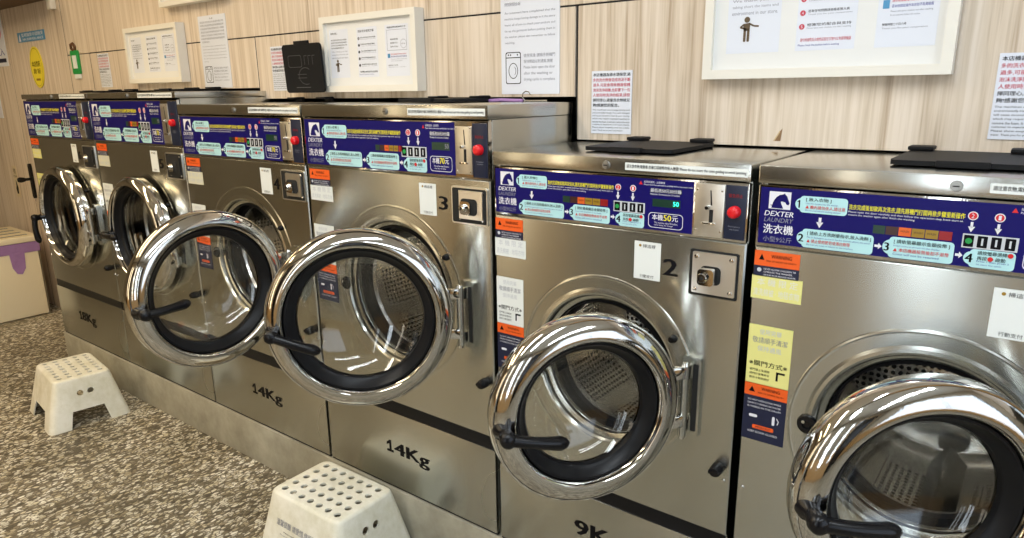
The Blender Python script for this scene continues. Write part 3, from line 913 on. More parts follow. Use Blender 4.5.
    if num:
        pr = Print(y0)
        nx = qx + qw + (.007 if kind != 'medium' else .010)
        pr.text(num, nx, qz - .063, nx + (.027 if med else .029), qz - .029, M_INK, 1, .032)
        pr.build('number_sticker', root)

def make_door(kind):
    """origin on the hinge axis; closed door hangs towards -X, outer face towards -Y"""
    S = SPEC[kind]; Ro = S['door']; rho = Ro + .012
    e = empty('door')
    k = Ro / .19
    T = Matrix.Translation((-rho, 0, 0))
    ri = Ro * {'small': .755, 'medium': .805, 'large': .835}[kind]
    b = MB()
    prof = [(ri + .004, .026), (Ro - .006, .026), (Ro - .001, .022), (Ro, .017), (Ro - .001, -.008), (Ro - .004, -.0125), (Ro - .006, -.0125)]
    b.lathe(prof, M_CHROME, 128, T)
    # rounded front face of the ring
    pf = []
    for i in range(13):
        u = i / 12
        pf.append((Ro - .006 + (ri + .009 - Ro + .006) * u, -.0115 - .0165 * math.sin(u * PI / 2) ** .85))
    pf += [(ri + .005, -.0275), (ri + .002, -.0245), (ri + .0005, -.0170)]
    pf += [(ri - .002, -.012), (ri - .002, .026), (ri + .004, .026)]
    b.lathe(pf, M_CHROME2, 128, T)
    # hinge arms on the ring
    for s_ in (-1, 1):
        z = s_ * .052
        b.box((-rho + math.sqrt(Ro * Ro - z * z) - .012, -.004, z - .013), (.004, .012, z + .013), M_CHROME, .004)
    ring = b.build('door', None, smooth=34)
    bpy.data.objects.remove(e)
    e = ring
    rg = Ro * {'small': .625, 'medium': .680, 'large': .735}[kind]
    b = MB()
    b.lathe([(ri - .001, -.010), (ri - .003, -.014), (ri - .007, -.014), (rg + .008, .002), (rg + .002, .006), (rg, .011), (rg, .022), (ri - .001, .022)], M_RUB, 128, T, closed=True)
    b.build('door_gasket', e)
    b = MB()
    outer = []
    for i in range(13):
        u = i / 12
        r = (rg - .001) * (1 - u) if u < 1 else .0001
        outer.append((max(r, .0001), .012 + .045 * k * (1 - (r / rg) ** 2.4) ** .7))
    inner = [(r, y + .004) for r, y in outer[::-1]]
    b.lathe(outer + inner, M_GLASS, 96, T, closed=True)
    b.build('door_glass', e)
    return e, rho, Ro
def make_handle(e, rho, Ro, ang):
    """black lever with a round boss on the ring at the left of the door"""
    b = MB()
    a0 = math.radians(184)
    px_, pz_ = -rho + (Ro - .022) * math.cos(a0), (Ro - .022) * math.sin(a0)
    b.lathe([(.0, -.070), (.010, -.069), (.015, -.064), (.0165, -.054), (.013, -.040), (.013, -.034), (.019, -.024), (.020, -.014)], M_BLACK, 24, Matrix.Translation((px_, .004, pz_)))
    Lh = .112; ca, sa = math.cos(ang), math.sin(ang)
    pts = []; rad = []
    for i in range(11):
        u = i / 10
        bow = -.052 - .006 * math.sin(u * PI)
        pts.append((px_ + ca * Lh * u, bow, pz_ + sa * Lh * u))
        rad.append(.0125 - .002 * math.sin(u * PI) + .0022 * u if u < .93 else .010)
    pts.append((px_ + ca * (Lh + .006), -.052, pz_ + sa * (Lh + .006))); rad.append(.004)
    b.tube(pts, rad, M_BLACK, 14)
    # grip
    b.build('door_handle', e, smooth=50)

# ------------------------------------------------------------------ the six machines
PROTO = {}
def machine(kind, x, theta, label, num, tape, hang, dx=0.0):
    if kind not in PROTO:
        r = make_washer(kind); PROTO[kind] = [c for c in r.children]
        root = r
    else:
        root = copy_tree(SRC[kind], None, ('door', 'warning_sticker', 'notice_sticker', 'door_notice', 'payment_sticker', 'number_sticker'))
    root.location = (x, 0, 0)
    tag(root, label, 'washing machine', 'washing machines along the wall')
    S = SPEC[kind]
    if kind not in SRC: SRC[kind] = root
    stickers(root, kind, num, tape)
    e, rho, Ro = make_door(kind)
    make_handle(e, rho, Ro, hang)
    e.parent = root
    e.location = (S['hx'] + dx, -.043, S['cz'] + (.004 if kind == 'small' else 0))
    e.rotation_euler = (0, 0, math.radians(theta))
    return root
SRC = {}
m1 = machine('small', .618, 35, 'stainless washing machine at the right end of the row, door ajar, yellow stickers', None, 'yellow', -.10, -.014)
m2 = machine('small', .006, 52, 'low stainless washing machine numbered 2, marked 9Kg at the bottom, door standing ajar', '2', 'white', -.20)
m3 = machine('medium', -.698, 45.5, 'stainless washing machine numbered 3 with its round door wide open, marked 14Kg', '3', 'white', -.38)
m4 = machine('medium', -1.399, 87, 'stainless washing machine numbered 4 with open round door and upright black dispenser cover on top', '4', 'cream', .06, -.010)
m5 = machine('large', -2.108, 0, 'washing machine numbered 5 with closed round door, second from the left', '5', 'cream', .02)
m6 = machine('large', -2.816, 0, 'leftmost washing machine of the row, door closed, marked 18Kg near the floor', '6', 'yellow', -PI / 2 + .05)
# the dispenser cover of machine 4 stands open
for c in m4.children:
    if c.name.startswith('dispenser_cover'):
        c.location = (c.location.x, .296, c.location.z + .024)
        c.rotation_euler = (math.radians(-87), 0, 0)
        pr = Print(0)
        def tr(pts):
            return pts
        pr.ring(rrect(.030, .088, .105, .128, .008), .0012, M_GREY, 1)
        for i in range(3): pr.line([(.122 + i * .022, .095), (.122 + i * .022, .125), (.136 + i * .022, .125)], .0012, M_GREY, 1)
        pr.line([(.120 + .038 * math.cos(t_ * .3 + .9), .058 + .028 * math.sin(t_ * .3 + .9)) for t_ in range(15)], .0014, M_GREY, 1)
        pr.line([(.075, .064), (.125, .064)], .0012, M_GREY, 1); pr.line([(.075, .052), (.125, .052)], .0012, M_GREY, 1)
        pr.line([(.060, .020), (.140, .020)], .0018, M_GREY, 1)
        q = pr.build('embossed_marks', c)
        for mi_ in range(len(q.data.materials)): q.data.materials[mi_] = mat('dim_grey_marks', srgb(84, 84, 86), .5)
        # print plane stands on the underside of the lid, now facing the room
        q.rotation_euler = (math.radians(90), 0, 0)
        q.location = (0, 0, -.0045)
        q.scale = (1, 1, 1)

# ------------------------------------------------------------------ plastic step stools
def make_stool():
    hw, hd, tw, td, H = .184, .153, .151, .104, .204
    b = bmesh.new()
    def shell(off, z0, z1):
        vs = []
        for z in (z0, z1):
            u = z / H
            x = hw + (tw - hw) * u - off; y = hd + (td - hd) * u - off
            vs.append([b.verts.new((sx * x, sy * y, z)) for sx, sy in ((-1, -1), (1, -1), (1, 1), (-1, 1))])
        lo, hi = vs
        b.faces.new(lo[::-1]); b.faces.new(hi)
        for i in range(4):
            b.faces.new((lo[i], lo[(i + 1) % 4], hi[(i + 1) % 4], hi[i]))
    shell(0, 0, H)
    bmesh.ops.recalc_face_normals(b, faces=b.faces[:])
    vert_e = [e for e in b.edges if abs(e.verts[0].co.z - e.verts[1].co.z) > .1]
    bmesh.ops.bevel(b, geom=vert_e, offset=.026, segments=5, affect='EDGES', profile=.5)
    top_e = [e for e in b.edges if e.verts[0].co.z > H - .001 and e.verts[1].co.z > H - .001]
    bmesh.ops.bevel(b, geom=top_e, offset=.009, segments=3, affect='EDGES', profile=.5)
    me = bpy.data.meshes.new('stool_body'); b.to_mesh(me); b.free()
    o = link('stool_tmp', me)
    # cutter: inner hollow, arches, holes
    c = bmesh.new()
    corner = .023
    def conv(pts_lo, pts_hi):
        lo = [c.verts.new(p) for p in pts_lo]; hi = [c.verts.new(p) for p in pts_hi]
        n = len(lo)
        c.faces.new(lo[::-1]); c.faces.new(hi)
        for i in range(n): c.faces.new((lo[i], lo[(i + 1) % n], hi[(i + 1) % n], hi[i]))
    def cutter():
        bmesh.ops.recalc_face_normals(c, faces=c.faces[:])
        m_ = bpy.data.meshes.new('cut'); c.to_mesh(m_)
        return link('cut_tmp', m_)
    def apply(cut):
        md = o.modifiers.new('b', 'BOOLEAN'); md.operation = 'DIFFERENCE'; md.object = cut; md.solver = 'EXACT'
        dg = bpy.context.evaluated_depsgraph_get()
        nm = bpy.data.meshes.new_from_object(o.evaluated_get(dg))
        o.modifiers.clear(); o.data = nm
        bpy.data.objects.remove(cut)
    t = .004
    q = lambda z, e: [(sx * (hw + (tw - hw) * z / H - e), sy * (hd + (td - hd) * z / H - e), z) for sx, sy in ((-1, -1), (1, -1), (1, 1), (-1, 1))]
    conv(q(-.01, t), q(H - .006, t + .004))
    ve_ = [e_ for e_ in c.edges if abs(e_.verts[0].co.z - e_.verts[1].co.z) > .1]
    bmesh.ops.bevel(c, geom=ve_, offset=.024, segments=5, affect='EDGES', profile=.5)
    apply(cutter()); c.free(); c = bmesh.new()
    # arches: trapezoids through the long sides and the short sides
    ah = .070
    conv([(-.100, -.3, -.01), (.100, -.3, -.01), (.100, .3, -.01), (-.100, .3, -.01)], [(-.078, -.3, ah), (.078, -.3, ah), (.078, .3, ah), (-.078, .3, ah)])
    apply(cutter()); c.free(); c = bmesh.new()
    conv([(-.3, -.076, -.01), (.3, -.076, -.01), (.3, .076, -.01), (-.3, .076, -.01)], [(-.3, -.058, ah), (.3, -.058, ah), (.3, .058, ah), (-.3, .058, ah)])
    apply(cutter()); c.free(); c = bmesh.new()
    nseg = 12
    for i in range(7):
        for j in range(5):
            x = (i - 3) * .0385; y = (j - 2) * .0375
            ring = [(x + .0102 * math.cos(2 * PI * k / nseg), y + .0102 * math.sin(2 * PI * k / nseg)) for k in range(nseg)]
            conv([(a, d, H - .03) for a, d in ring], [(a, d, H + .02) for a, d in ring])
    for y in (-.019, .019):
        ring = [(y + 0.0122 * math.cos(2 * PI * k / nseg), .140 + 0.0122 * math.sin(2 * PI * k / nseg)) for k in range(nseg)]
        conv([(-.3, a, d) for a, d in ring], [(.3, a, d) for a, d in ring])
    apply(cutter()); c.free()
    me = o.data; me.name = 'step_stool'
    me.materials.clear(); me.materials.append(M_STOOL)
    for p in me.polygons: p.use_smooth = True; p.material_index = 0
    me.set_sharp_from_angle(angle=math.radians(35))
    bpy.data.objects.remove(o)
    return me
stool_me = make_stool()
def stool(x, y, rz, label, printed):
    r = link('step_stool', stool_me)
    r.location = (x, y, FZ); r.rotation_euler = (0, 0, rz)
    tag(r, label, 'stool', 'white plastic step stools on the floor')
    if printed:
        pr = Print(0)
        pr.text('溫馨提醒 請愛惜,使用後請歸位!', -.120, .122, .105, .142, M_GREY, 1, .01)
        pr.text('Please return the stool to its place after use', -.085, .106, .085, .112, M_INK, 1)
        pr.text('Do not stand on the stool, thank you for your cooperation', -.100, .096, .085, .102, M_GREY, 1)
        o = pr.build('stool_text', r)
        o.rotation_euler = (-math.atan2(.049, .204), 0, 0)
        o.location = (.02, -.1537, 0)
    return r
stool(-2.158, -.213, math.radians(-7.5), 'small white plastic step stool with rows of holes, farther one below machines 5 and 6', False)
stool(-.497, -.158, math.radians(1), 'white plastic step stool with printed side, nearer one in front of machines 3 and 4', True)

# ------------------------------------------------------------------ things on the wall
def lines(pr, x0, z1, x1, n, dz, h, m, texts, lay=2, bold=0.0):
    for i in range(n):
        t_ = texts[i % len(texts)]
        pr.text(t_, x0, z1 - i * dz - h, x1 if (i % 4 != 3) else x0 + (x1 - x0) * .8, z1 - i * dz, m, lay, bold)
def picto(pr, x, z, s, m):
    """bowing attendant"""
    pr.disc(x, z + s * .88, s * .12, m, 3)
    pr.poly([(x - .16 * s, z + .72 * s), (x + .14 * s, z + .76 * s), (x + .13 * s, z + .45 * s), (x - .13 * s, z + .45 * s)], m, 3)
    pr.rr(x - .13 * s, z, x - .02 * s, z + .5 * s, .04 * s, m, 3); pr.rr(x + .02 * s, z, x + .13 * s, z + .5 * s, .04 * s, m, 3)
    pr.line([(x + .10 * s, z + .72 * s), (x + .30 * s, z + .62 * s), (x + .50 * s, z + .60 * s)], .07 * s, m, 3)
    pr.line([(x - .12 * s, z + .70 * s), (x - .28 * s, z + .58 * s), (x - .02 * s, z + .52 * s)], .07 * s, m, 3)
CN = ['本店提供自助洗衣服務', '請勿將衣物長時間放置於機器內', '洗衣完成後請儘速取出衣物', '若有任何問題請聯絡客服人員', '感謝您的配合與支持']
EN = ['Please take your clothes out after washing', 'Do not leave your clothes in the machine', 'Contact our staff if you need any help', 'Thank you for your cooperation']
def sheet_a(pr, x0, z0, x1, z1):
    w_ = x1 - x0; h_ = z1 - z0
    pr.rect(x0, z0, x1, z1, M_PAPER, 1)
    pr.text('敬致貴賓 :', x0 + w_ * .08, z1 - h_ * .10, x0 + w_ * .45, z1 - h_ * .06, M_INK, 2)
    lines(pr, x0 + w_ * .08, z1 - h_ * .20, x1 - w_ * .08, 4, h_ * .055, h_ * .028, M_INK, CN)
    lines(pr, x0 + w_ * .08, z1 - h_ * .44, x1 - w_ * .06, 3, h_ * .062, h_ * .036, M_GREY, ['We thank you for', 'taking short the items and', 'environment in our store.'])
    picto(pr, x0 + w_ * .38, z0 + h_ * .12, h_ * .26, M_PICTO)
def sheet_b(pr, x0, z0, x1, z1, red):
    w_ = x1 - x0; h_ = z1 - z0
    pr.rect(x0, z0, x1, z1, M_PAPER, 1)
    pr.text('自助洗衣使用步驟', x0 + w_ * .08, z1 - h_ * .10, x1 - w_ * .15, z1 - h_ * .05, M_INK, 2)
    for i in range(5):
        z = z1 - h_ * (.22 + .135 * i)
        pr.disc(x0 + w_ * .09, z, h_ * .028, M_REDINK if red else M_INK, 2)
        pr.text(str(i + 1), x0 + w_ * .075, z - h_ * .014, x0 + w_ * .105, z + h_ * .014, M_WHITE, 3)
        pr.text(CN[i], x0 + w_ * .18, z + h_ * .002, x1 - w_ * (.08 + .05 * (i % 2)), z + h_ * .030, M_INK, 2)
        pr.text(EN[i % 4], x0 + w_ * .18, z - h_ * .028, x1 - w_ * .08, z - h_ * .010, M_GREY, 2)
    pr.text('請勿將硬幣及尖銳物品留在衣物內以免損壞機器', x0 + w_ * .08, z0 + h_ * .09, x1 - w_ * .06, z0 + h_ * .125, M_REDINK if red else M_INK, 2)
    pr.text('Please check the pockets before washing', x0 + w_ * .05, z0 + h_ * .04, x0 + w_ * .75, z0 + h_ * .065, M_BLUEINK, 2)
def sheet_c(pr, x0, z0, x1, z1):
    w_ = x1 - x0; h_ = z1 - z0
    pr.rect(x0, z0, x1, z1, M_PAPER, 1)
    pr.text('機器故障客服聯絡方式', x0 + w_ * .1, z1 - h_ * .07, x1 - w_ * .1, z1 - h_ * .035, M_INK, 2)
    pr.ring([(x0 + w_ * .08, z1 - h_ * .50), (x1 - w_ * .08, z1 - h_ * .50), (x1 - w_ * .08, z1 - h_ * .10), (x0 + w_ * .08, z1 - h_ * .10)], .0009, M_GREY, 2)
    for i, t_ in enumerate(('服務專線', '客服中心', 'Service Center')):
        pr.text(t_, x0 + w_ * .22, z1 - h_ * (.30 + i * .07), x0 + w_ * .55, z1 - h_ * (.27 + i * .07), M_INK, 2)
    pr.ring([(x0 + w_ * .78 + w_ * .13 * math.cos(t_ * PI / 10), z1 - h_ * .38 + w_ * .13 * math.sin(t_ * PI / 10)) for t_ in range(20)], .0009, M_GREY, 2)
    pr.text('加入好友', x0 + w_ * .70, z1 - h_ * .39, x0 + w_ * .86, z1 - h_ * .365, M_INK, 2)
    pr.rect(x0 + w_ * .08, z1 - h_ * .64, x0 + w_ * .19, z1 - h_ * .56, M_BLUE, 2)
    pr.text('請依照機器操作說明使用,謝謝您', x0 + w_ * .23, z1 - h_ * .585, x1 - w_ * .12, z1 - h_ * .56, M_REDINK, 2)
    pr.text('若未依規定操作本店恕不負責賠償', x0 + w_ * .23, z1 - h_ * .635, x1 - w_ * .10, z1 - h_ * .605, M_BLUEINK, 2)
    pr.text(EN[0], x0 + w_ * .22, z1 - h_ * .68, x1 - w_ * .1, z1 - h_ * .66, M_GREY, 2)
    pr.text(EN[1], x0 + w_ * .22, z1 - h_ * .715, x1 - w_ * .3, z1 - h_ * .695, M_GREY, 2)
    pr.text('營業時間二十四小時', x0 + w_ * .1, z0 + h_ * .20, x0 + w_ * .5, z0 + h_ * .225, M_INK, 2)
    pr.text(EN[3], x0 + w_ * .1, z0 + h_ * .165, x1 - w_ * .15, z0 + h_ * .185, M_GREY, 2)
def framed(x0, z0, x1, z1, depth, fw, red, label, sheets=None):
    root = empty('picture_frame', ((x0 + x1) / 2, WY, z0))
    ox = (x0 + x1) / 2; X0, X1, Z1 = x0 - ox, x1 - ox, z1 - z0
    tag(root, label, 'picture frame', 'white framed notices on the wood wall')
    b = MB()
    b.prism([(X0, 0), (X1, 0), (X1 - fw, fw), (X0 + fw, fw)], -depth, -.001, M_FRAME)
    b.prism([(X0, Z1), (X0 + fw, Z1 - fw), (X1 - fw, Z1 - fw), (X1, Z1)], -depth, -.001, M_FRAME)
    b.prism([(X0, 0), (X0 + fw, fw), (X0 + fw, Z1 - fw), (X0, Z1)], -depth, -.001, M_FRAME)
    b.prism([(X1, 0), (X1, Z1), (X1 - fw, Z1 - fw), (X1 - fw, fw)], -depth, -.001, M_FRAME)
    b.build('frame', root)
    b = MB(); b.box((X0 + fw, -depth + .012, fw), (X1 - fw, -depth + .014, Z1 - fw), M_MATT); b.build('mat_board', root)
    W_ = X1 - X0; mh = (Z1 - 2 * fw)
    sh = sheets or [(.08, .29), (.385, .60), (.68, .91)]
    for i, (a, c) in enumerate(sh):
        pr = Print(-depth + .012)
        zz0, zz1 = fw + mh * .13, Z1 - fw - mh * .11
        (sheet_a, lambda *q: sheet_b(*q, red), sheet_c)[i](pr, X0 + W_ * a, zz0, X0 + W_ * c, zz1)
        pr.build('printed_sheet', root)
    return root
framed(.365, 1.176, .856, 1.480, .034, .020, True, 'largest white framed notice, at the upper right above machines 1 and 2', [(.10, .335), (.405, .640), (.715, .93)])
framed(-1.000, 1.160, -.545, 1.404, .040, .020, False, 'white framed notice on the wall above machine 3, behind the black dispenser cover')
framed(-2.420, 1.212, -1.945, 1.453, .040, .020, False, 'white framed notice on the wall above machine 5, right of the green card holder')
framed(-2.060, 1.518, -1.590, 1.760, .040, .020, False, 'white frame cut off by the top edge of the photo, above machines 4 and 5')

def notice(x0, z0, x1, z1, label, kind):
    r = empty('paper_notice', ((x0 + x1) / 2, WY, z0)); w2 = (x1 - x0) / 2; h_ = z1 - z0
    tag(r, label, 'notice', 'paper notices taped to the wood wall')
    b = MB(); b.box((-w2, -.0025, 0), (w2, -.0005, h_), M_PAPER); b.build('paper', r)
    pr = Print(-.0026)
    W_ = 2 * w2
    if kind == 'foam':
        rows = [('本店機器為節水環保型,過', M_INK, 0), ('多的洗衣劑會造成泡沫不斷', M_REDINK, 1), ('過多,可能會導致機器當機', M_REDINK, 1), ('泡沫洗淨困難,也影響下一位', M_REDINK, 1),
                ('人使用時洗淨的結果,請發', M_REDINK, 1), ('揮同理心,適量洗衣劑就足', M_INK, 0), ('夠!感謝您的配合。', M_INK, 0)]
        for i, (t_, mm, _) in enumerate(rows):
            z = h_ * (.965 - i * .080)
            pr.text(t_, -w2 * .92, z - h_ * .055, w2 * (.92 if i < 6 else .40), z, mm, 1, .015)
        en = ['The machines are energy-saving and', 'environmentally friendly. Too much detergent', 'will cause excessive foam & poor rinsing,', 'which may require repeated washing to',
              'remove the foam. It will also reduce the next', 'customer to experience poor result, thanks.', 'Please show empathy and use a little', 'water. Thank you for your cooperation!']
        for i, t_ in enumerate(en):
            z = h_ * (.395 - i * .047)
            pr.text(t_, -w2 * .93, z - h_ * .030, w2 * (.93 if i < 7 else .6), z, M_INK, 1)
    elif kind == 'tall':
        pr.text('公告', -w2 * .12, h_ * .945, w2 * .12, h_ * .965, M_INK, 1)
        for i in range(7):
            z = h_ * (.925 - i * .045)
            pr.text(['請您於洗衣前先行檢查衣物口袋', '內是否有遺留物品如硬幣鑰匙等', '衣物若有特殊材質請勿放入機器', '若因此造成衣物損壞本店恕不負責'][i % 4], -w2 * .86, z - h_ * .026, w2 * (.86 if i != 6 else -.3), z, M_GREY, 1)
        for i in range(6):
            z = h_ * (.59 - i * .042)
            pr.text(['As customers have complained that the', 'machine keeps having damage in it the store', 'wants all of you to check your pockets and', 'tie up the garments before putting them in', 'the washer, please also remember to follow', 'washing.'][i], -w2 * .86, z - h_ * .020, w2 * (.86 if i != 5 else -.5), z, M_GREY, 1)
        pr.ring(rrect(-w2 * .84, h_ * .075, -w2 * .30, h_ * .305, .006), .0022, M_INK, 1)
        pr.rect(-w2 * .82, h_ * .262, -w2 * .32, h_ * .268, M_INK, 1)
        for dx in (-.74, -.66, -.42): pr.disc(w2 * dx, h_ * .285, .0022, M_INK, 1)
        cc = [(-w2 * .57 + .0165 * math.cos(t_ * PI / 12), h_ * .170 + .0215 * math.sin(t_ * PI / 12)) for t_ in range(24)]
        pr.ring(cc, .0020, M_INK, 1)
        pr.line([(-w2 * .57 + .009 * math.cos(t_), h_ * .170 + .013 * math.sin(t_)) for t_ in (-1.0, -.5, 0, .5, 1.0)], .0015, M_INK, 1)
        for i, t_ in enumerate(('使用完後 請順手將機門', '保持開啟以利通風,謝謝', 'Please leave open the door', 'after the washing or', 'drying cycle is complete')):
            z = h_ * (.290 - i * .043)
            pr.text(t_, -w2 * .20, z - h_ * .026, w2 * (.86 - .08 * (i % 2)), z, M_GREY, 1)
    pr.build('printing', r)
    return r
notice(.053, 1.045, .170, 1.203, 'small white paper notice with red lines, taped above machine 2', 'foam')
notice(.926, 1.056, 1.043, 1.212, 'small white paper notice with red lines at the right edge, above machine 1', 'foam')
notice(-1.346, 1.168, -1.225, 1.327, 'small white paper notice with red lines, partly hidden by the black dispenser cover', 'foam')
notice(-2.806, 1.200, -2.687, 1.360, 'small paper notice with red lines, left of the framed notice above machine 5', 'foam')
notice(-.245, 1.147, -.048, 1.520, 'tall white paper notice with a washer drawing, above the right end of machine 3', 'tall')
notice(-1.830, 1.184, -1.628, 1.467, 'tall white paper notice with a washer drawing, above machine 4', 'tall')

# blue sign and yellow oval sign on the door-like panel at the left
r = empty('wall_sign', (-3.60, WY, 1.462)); tag(r, 'small sky blue rectangular sign above the yellow oval sign', 'sign')
b = MB(); b.box((-.192, -.004, 0), (.192, -.0005, .052), M_BLUE); b.build('sign_plate', r)
pr = Print(-.0041); pr.poly([(-.175, .004), (-.145, .004), (-.152, .030), (-.160, .046), (-.168, .030)], M_WHITE, 1)
pr.text('監視錄影中請微笑', -.130, .026, .180, .046, M_WHITE, 1, .01); pr.text('24H SURVEILLANCE', -.125, .006, .175, .019, M_WHITE, 1, .02); pr.build('printing', r)
r = empty('wall_sign', (-3.588, WY, 1.225)); tag(r, 'yellow oval sign with black characters, above the left end of the machines', 'sign')
b = MB(); b.prism([(.088 * math.cos(t_ * PI / 20), .095 + .112 * math.sin(t_ * PI / 20)) for t_ in range(40)], -.005, -.0005, M_OVAL); b.build('sign_plate', r)
pr = Print(-.0051); pr.ring([(.080 * math.cos(t_ * PI / 20), .095 + .104 * math.sin(t_ * PI / 20)) for t_ in range(40)], .003, mat('olive_print', srgb(150, 130, 30), .5), 1)
pr.text('本店禁菸', -.058, .098, .058, .128, M_INK, 1, .02); pr.text('請勿', -.048, .060, -.008, .088, M_INK, 1, .02); pr.text('吸菸', .008, .060, .050, .088, M_INK, 1, .02)
pr.rect(-.03, .022, .03, .034, M_AMB, 1); pr.build('printing', r)
# green card holder on a hook
r = empty('card_holder', (-3.055, WY, 1.248)); tag(r, 'green card holder hanging on the wall above the two leftmost machines', 'card holder')
b = MB(); b.prism(rrect(-.046, .022, .042, .140, .008), -.010, -.001, M_GREEN); b.build('holder', r)
b = MB(); b.box((-.024, -.0125, .050), (.022, -.0100, .115), M_WST); b.box((-.036, -.008, .0), (.034, -.002, .022), M_WST); b.build('card', r)
b = MB(); b.tube([(-.006, -.004, .138), (-.022, -.010, .150), (-.018, -.012, .168), (.004, -.010, .174), (.014, -.006, .158), (.004, -.004, .138)], .007, mat('brown_cord', srgb(96, 62, 34), .7), 8); b.build('cord', r)
# cable box
b = MB(); b.box((-.024, -.030, 0), (.024, -.0005, .075), M_FRAME, .004); b.box((-.006, -.014, .074), (.006, -.001, .70), M_FRAME)
o = b.build('cable_box', loc=(-3.222, WY, 1.600)); tag(o, 'small white cable box high on the wall at the top left', 'cable box')
# door handle in the wood panel
r = empty('door_handle', (-3.965, WY, .545)); tag(r, 'black upright door handle with thumb turn on the wood wall left of the machines', 'handle')
b = MB(); b.prism(rrect(-.016, 0, .016, .215, .015), -.014, -.0005, M_BLACK); b.build('backplate', r)
b = MB(); b.lathe([(0, -.085), (.012, -.083), (.017, -.070), (.014, -.050), (.009, -.040), (.009, -.013)], M_BLACK, 18, Matrix.Translation((0, 0, .120))); b.build('knob', r)
# sticker left of the handle
pr = Print(0); 
r = empty('wall_sticker', (-4.26, WY, .53)); tag(r, 'small white sticker with a black hand shape beside the door handle', 'sticker')
b = MB(); b.box((-.035, -.002, 0), (.035, -.0005, .20), mat('clear_cream', srgb(206, 190, 156), .5)); b.build('backing', r)
pr = Print(-.0021); pr.text('推', -.022, .150, .022, .185, M_INK, 1); pr.text('PUSH', -.028, .125, .028, .142, M_INK, 1)
pr.poly([(-.014, .02), (.012, .02), (.020, .060), (.006, .095), (-.006, .110), (-.012, .070), (-.022, .050)], M_INK, 1); pr.build('printing', r)
# poster at the left edge
r = empty('wall_poster', (-4.22, WY, 1.340)); tag(r, 'white poster with a red ring and navy band at the left edge of the photo', 'poster')
b = MB(); b.box((-.195, -.003, 0), (.205, -.0005, .30), M_PAPER); b.build('poster_sheet', r)
pr = Print(-.0031)
pr.ring([(.02 + .150 * math.cos(t_ * PI / 16), .200 + .080 * math.sin(t_ * PI / 16)) for t_ in range(32)], .020, M_RED, 1)
pr.rect(-.17, .022, .185, .045, M_NAVY2, 1); pr.text('禁止進入', -.15, .060, .18, .105, M_BLUEINK, 1, .01); pr.build('printing', r)
r = empty('wall_poster', (-4.40, WY, 1.03)); tag(r, 'small white paper at the left edge of the photo, below the red ring poster', 'poster')
b = MB(); b.box((-.12, -.003, 0), (.13, -.0005, .16), M_PAPER); b.build('poster_sheet', r)
pr = Print(-.0031); lines(pr, -.10, .14, .11, 4, .032, .016, M_GREY, CN); pr.build('printing', r)

# purple strap with a hook on machine 3
r = empty('strap', (-.17, .325, 1.1262)); tag(r, 'purple strap with a bent metal hook lying on top of machine 3', 'strap')
b = MB(); b.tube([(-.10, 0, .004), (-.06, .004, .006), (-.02, -.003, .005), (.02, 0, .004)], .0045, M_PURPLE, 8); b.build('band', r)
b = MB(); b.tube([(.02, 0, .003)] + [(.035 + .014 * math.cos(t_), -.004, .016 + .013 * math.sin(t_)) for t_ in (4.2, 3.4, 2.6, 1.8, 1.0, .3)], .0016, M_CHROME, 6)
b.tube([(.02, 0, .003), (.10, .002, .003)], .0022, M_CHROME, 6); b.build('hook', r)

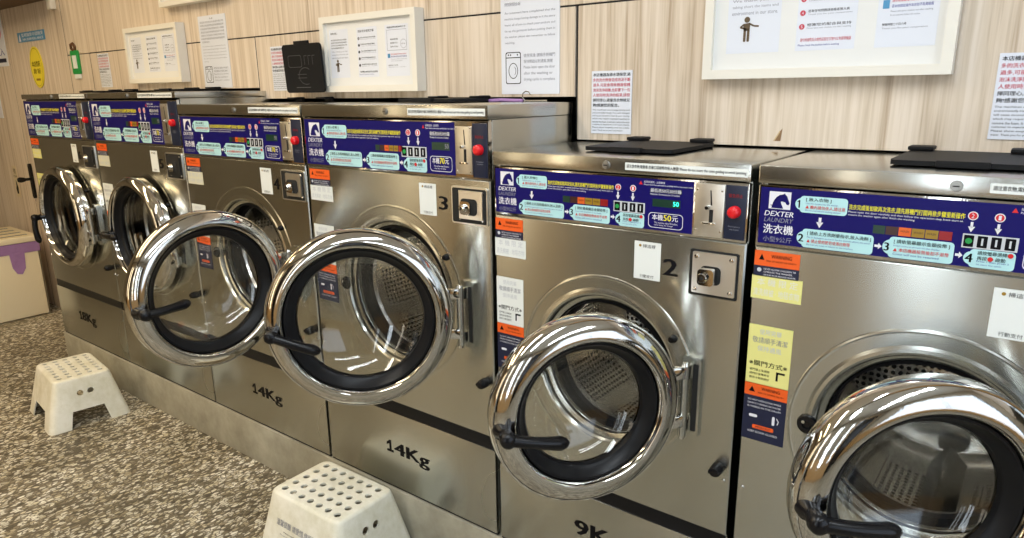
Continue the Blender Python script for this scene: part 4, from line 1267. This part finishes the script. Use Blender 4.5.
# ------------------------------------------------------------------ bin at the left
BX0, BX1, BY0, BY1, BZ = -4.30, -3.83, -.32, .275, .300
r = empty('waste_bin', ((BX0 + BX1) / 2, (BY0 + BY1) / 2, FZ)); tag(r, 'cream box bin with a lilac bag over its rim, at the left edge', 'bin')
ox, oy = r.location.x, r.location.y
b = MB()
z1 = BZ - FZ
def ringbox(b, x0, y0, x1, y1, z0, z1, t, m_, tp=0.0):
    b.box((x0, y0, z0), (x1, y0 + t, z1), m_, .003); b.box((x0, y1 - t, z0), (x1, y1, z1), m_, .003)
    b.box((x0, y0, z0), (x0 + t, y1, z1), m_, .003); b.box((x1 - t, y0, z0), (x1, y1, z1), m_, .003)
ringbox(b, BX0 - ox, BY0 - oy, BX1 - ox, BY1 - oy, 0, z1, .012, M_CREAM)
b.box((BX0 - ox, BY0 - oy, 0), (BX1 - ox, BY1 - oy, .012), M_CREAM, .003)
b.build('bin_body', r)
b = MB()
ringbox(b, BX0 - ox - .005, BY0 - oy - .005, BX1 - ox + .005, BY1 - oy + .005, z1 - .058, z1 + .004, .006, M_PURPLE)
b.prism([(-.042, z1 - .05), (.038, z1 - .05), (.030, z1 - .150), (.008, z1 - .185), (-.018, z1 - .178), (-.036, z1 - .140)], -.005, .0005, M_PURPLE,
        Matrix.Translation((BX1 - ox + .0005, .155 - oy, 0)) @ Matrix.Rotation(PI / 2, 4, 'Z'))
b.build('bin_bag', r)
b = MB(); b.box((BX0 - ox - .012, BY0 - oy - .012, z1 + .005), (BX1 - ox + .012, BY1 - oy + .012, z1 + .040), M_CREAM, .008)
bl = b.build('bin_lid', r)
b = MB()
for x in (-.17, -.06, .05, .16):
    b.prism(rrect(x - .014, -.22, x + .014, .272, .013), 0, .0012, mat('blue_slot', srgb(40, 84, 150), .5), Matrix.Translation((0, 0, z1 + .0400)) @ Matrix.Rotation(-PI / 2, 4, 'X'))
b.build('bin_slot', bl)

# ceiling lamps
for n_, (x, y, _p, _c) in enumerate(LAMPS):
    r = empty('ceiling_lamp', (x, y, CEIL))
    tag(r, ['long narrow ceiling lamp nearest the left wall', 'long narrow ceiling lamp facing machines 4 and 5 from above', 'long narrow ceiling lamp above the stool with printed side',
            'long narrow ceiling lamp in front of machines 1 and 2', 'long narrow ceiling lamp nearest the shop window'][n_], 'lamp', 'ceiling lamps')
    b = MB(); b.box((-.11, -1.0, -.045), (.11, 1.0, -.001), M_FRAME, .004); b.build('lamp_housing', r)
    b = MB(); b.box((-.085, -.96, -.050), (.085, .96, -.0455), M_LAMP); b.build('diffuser', r)
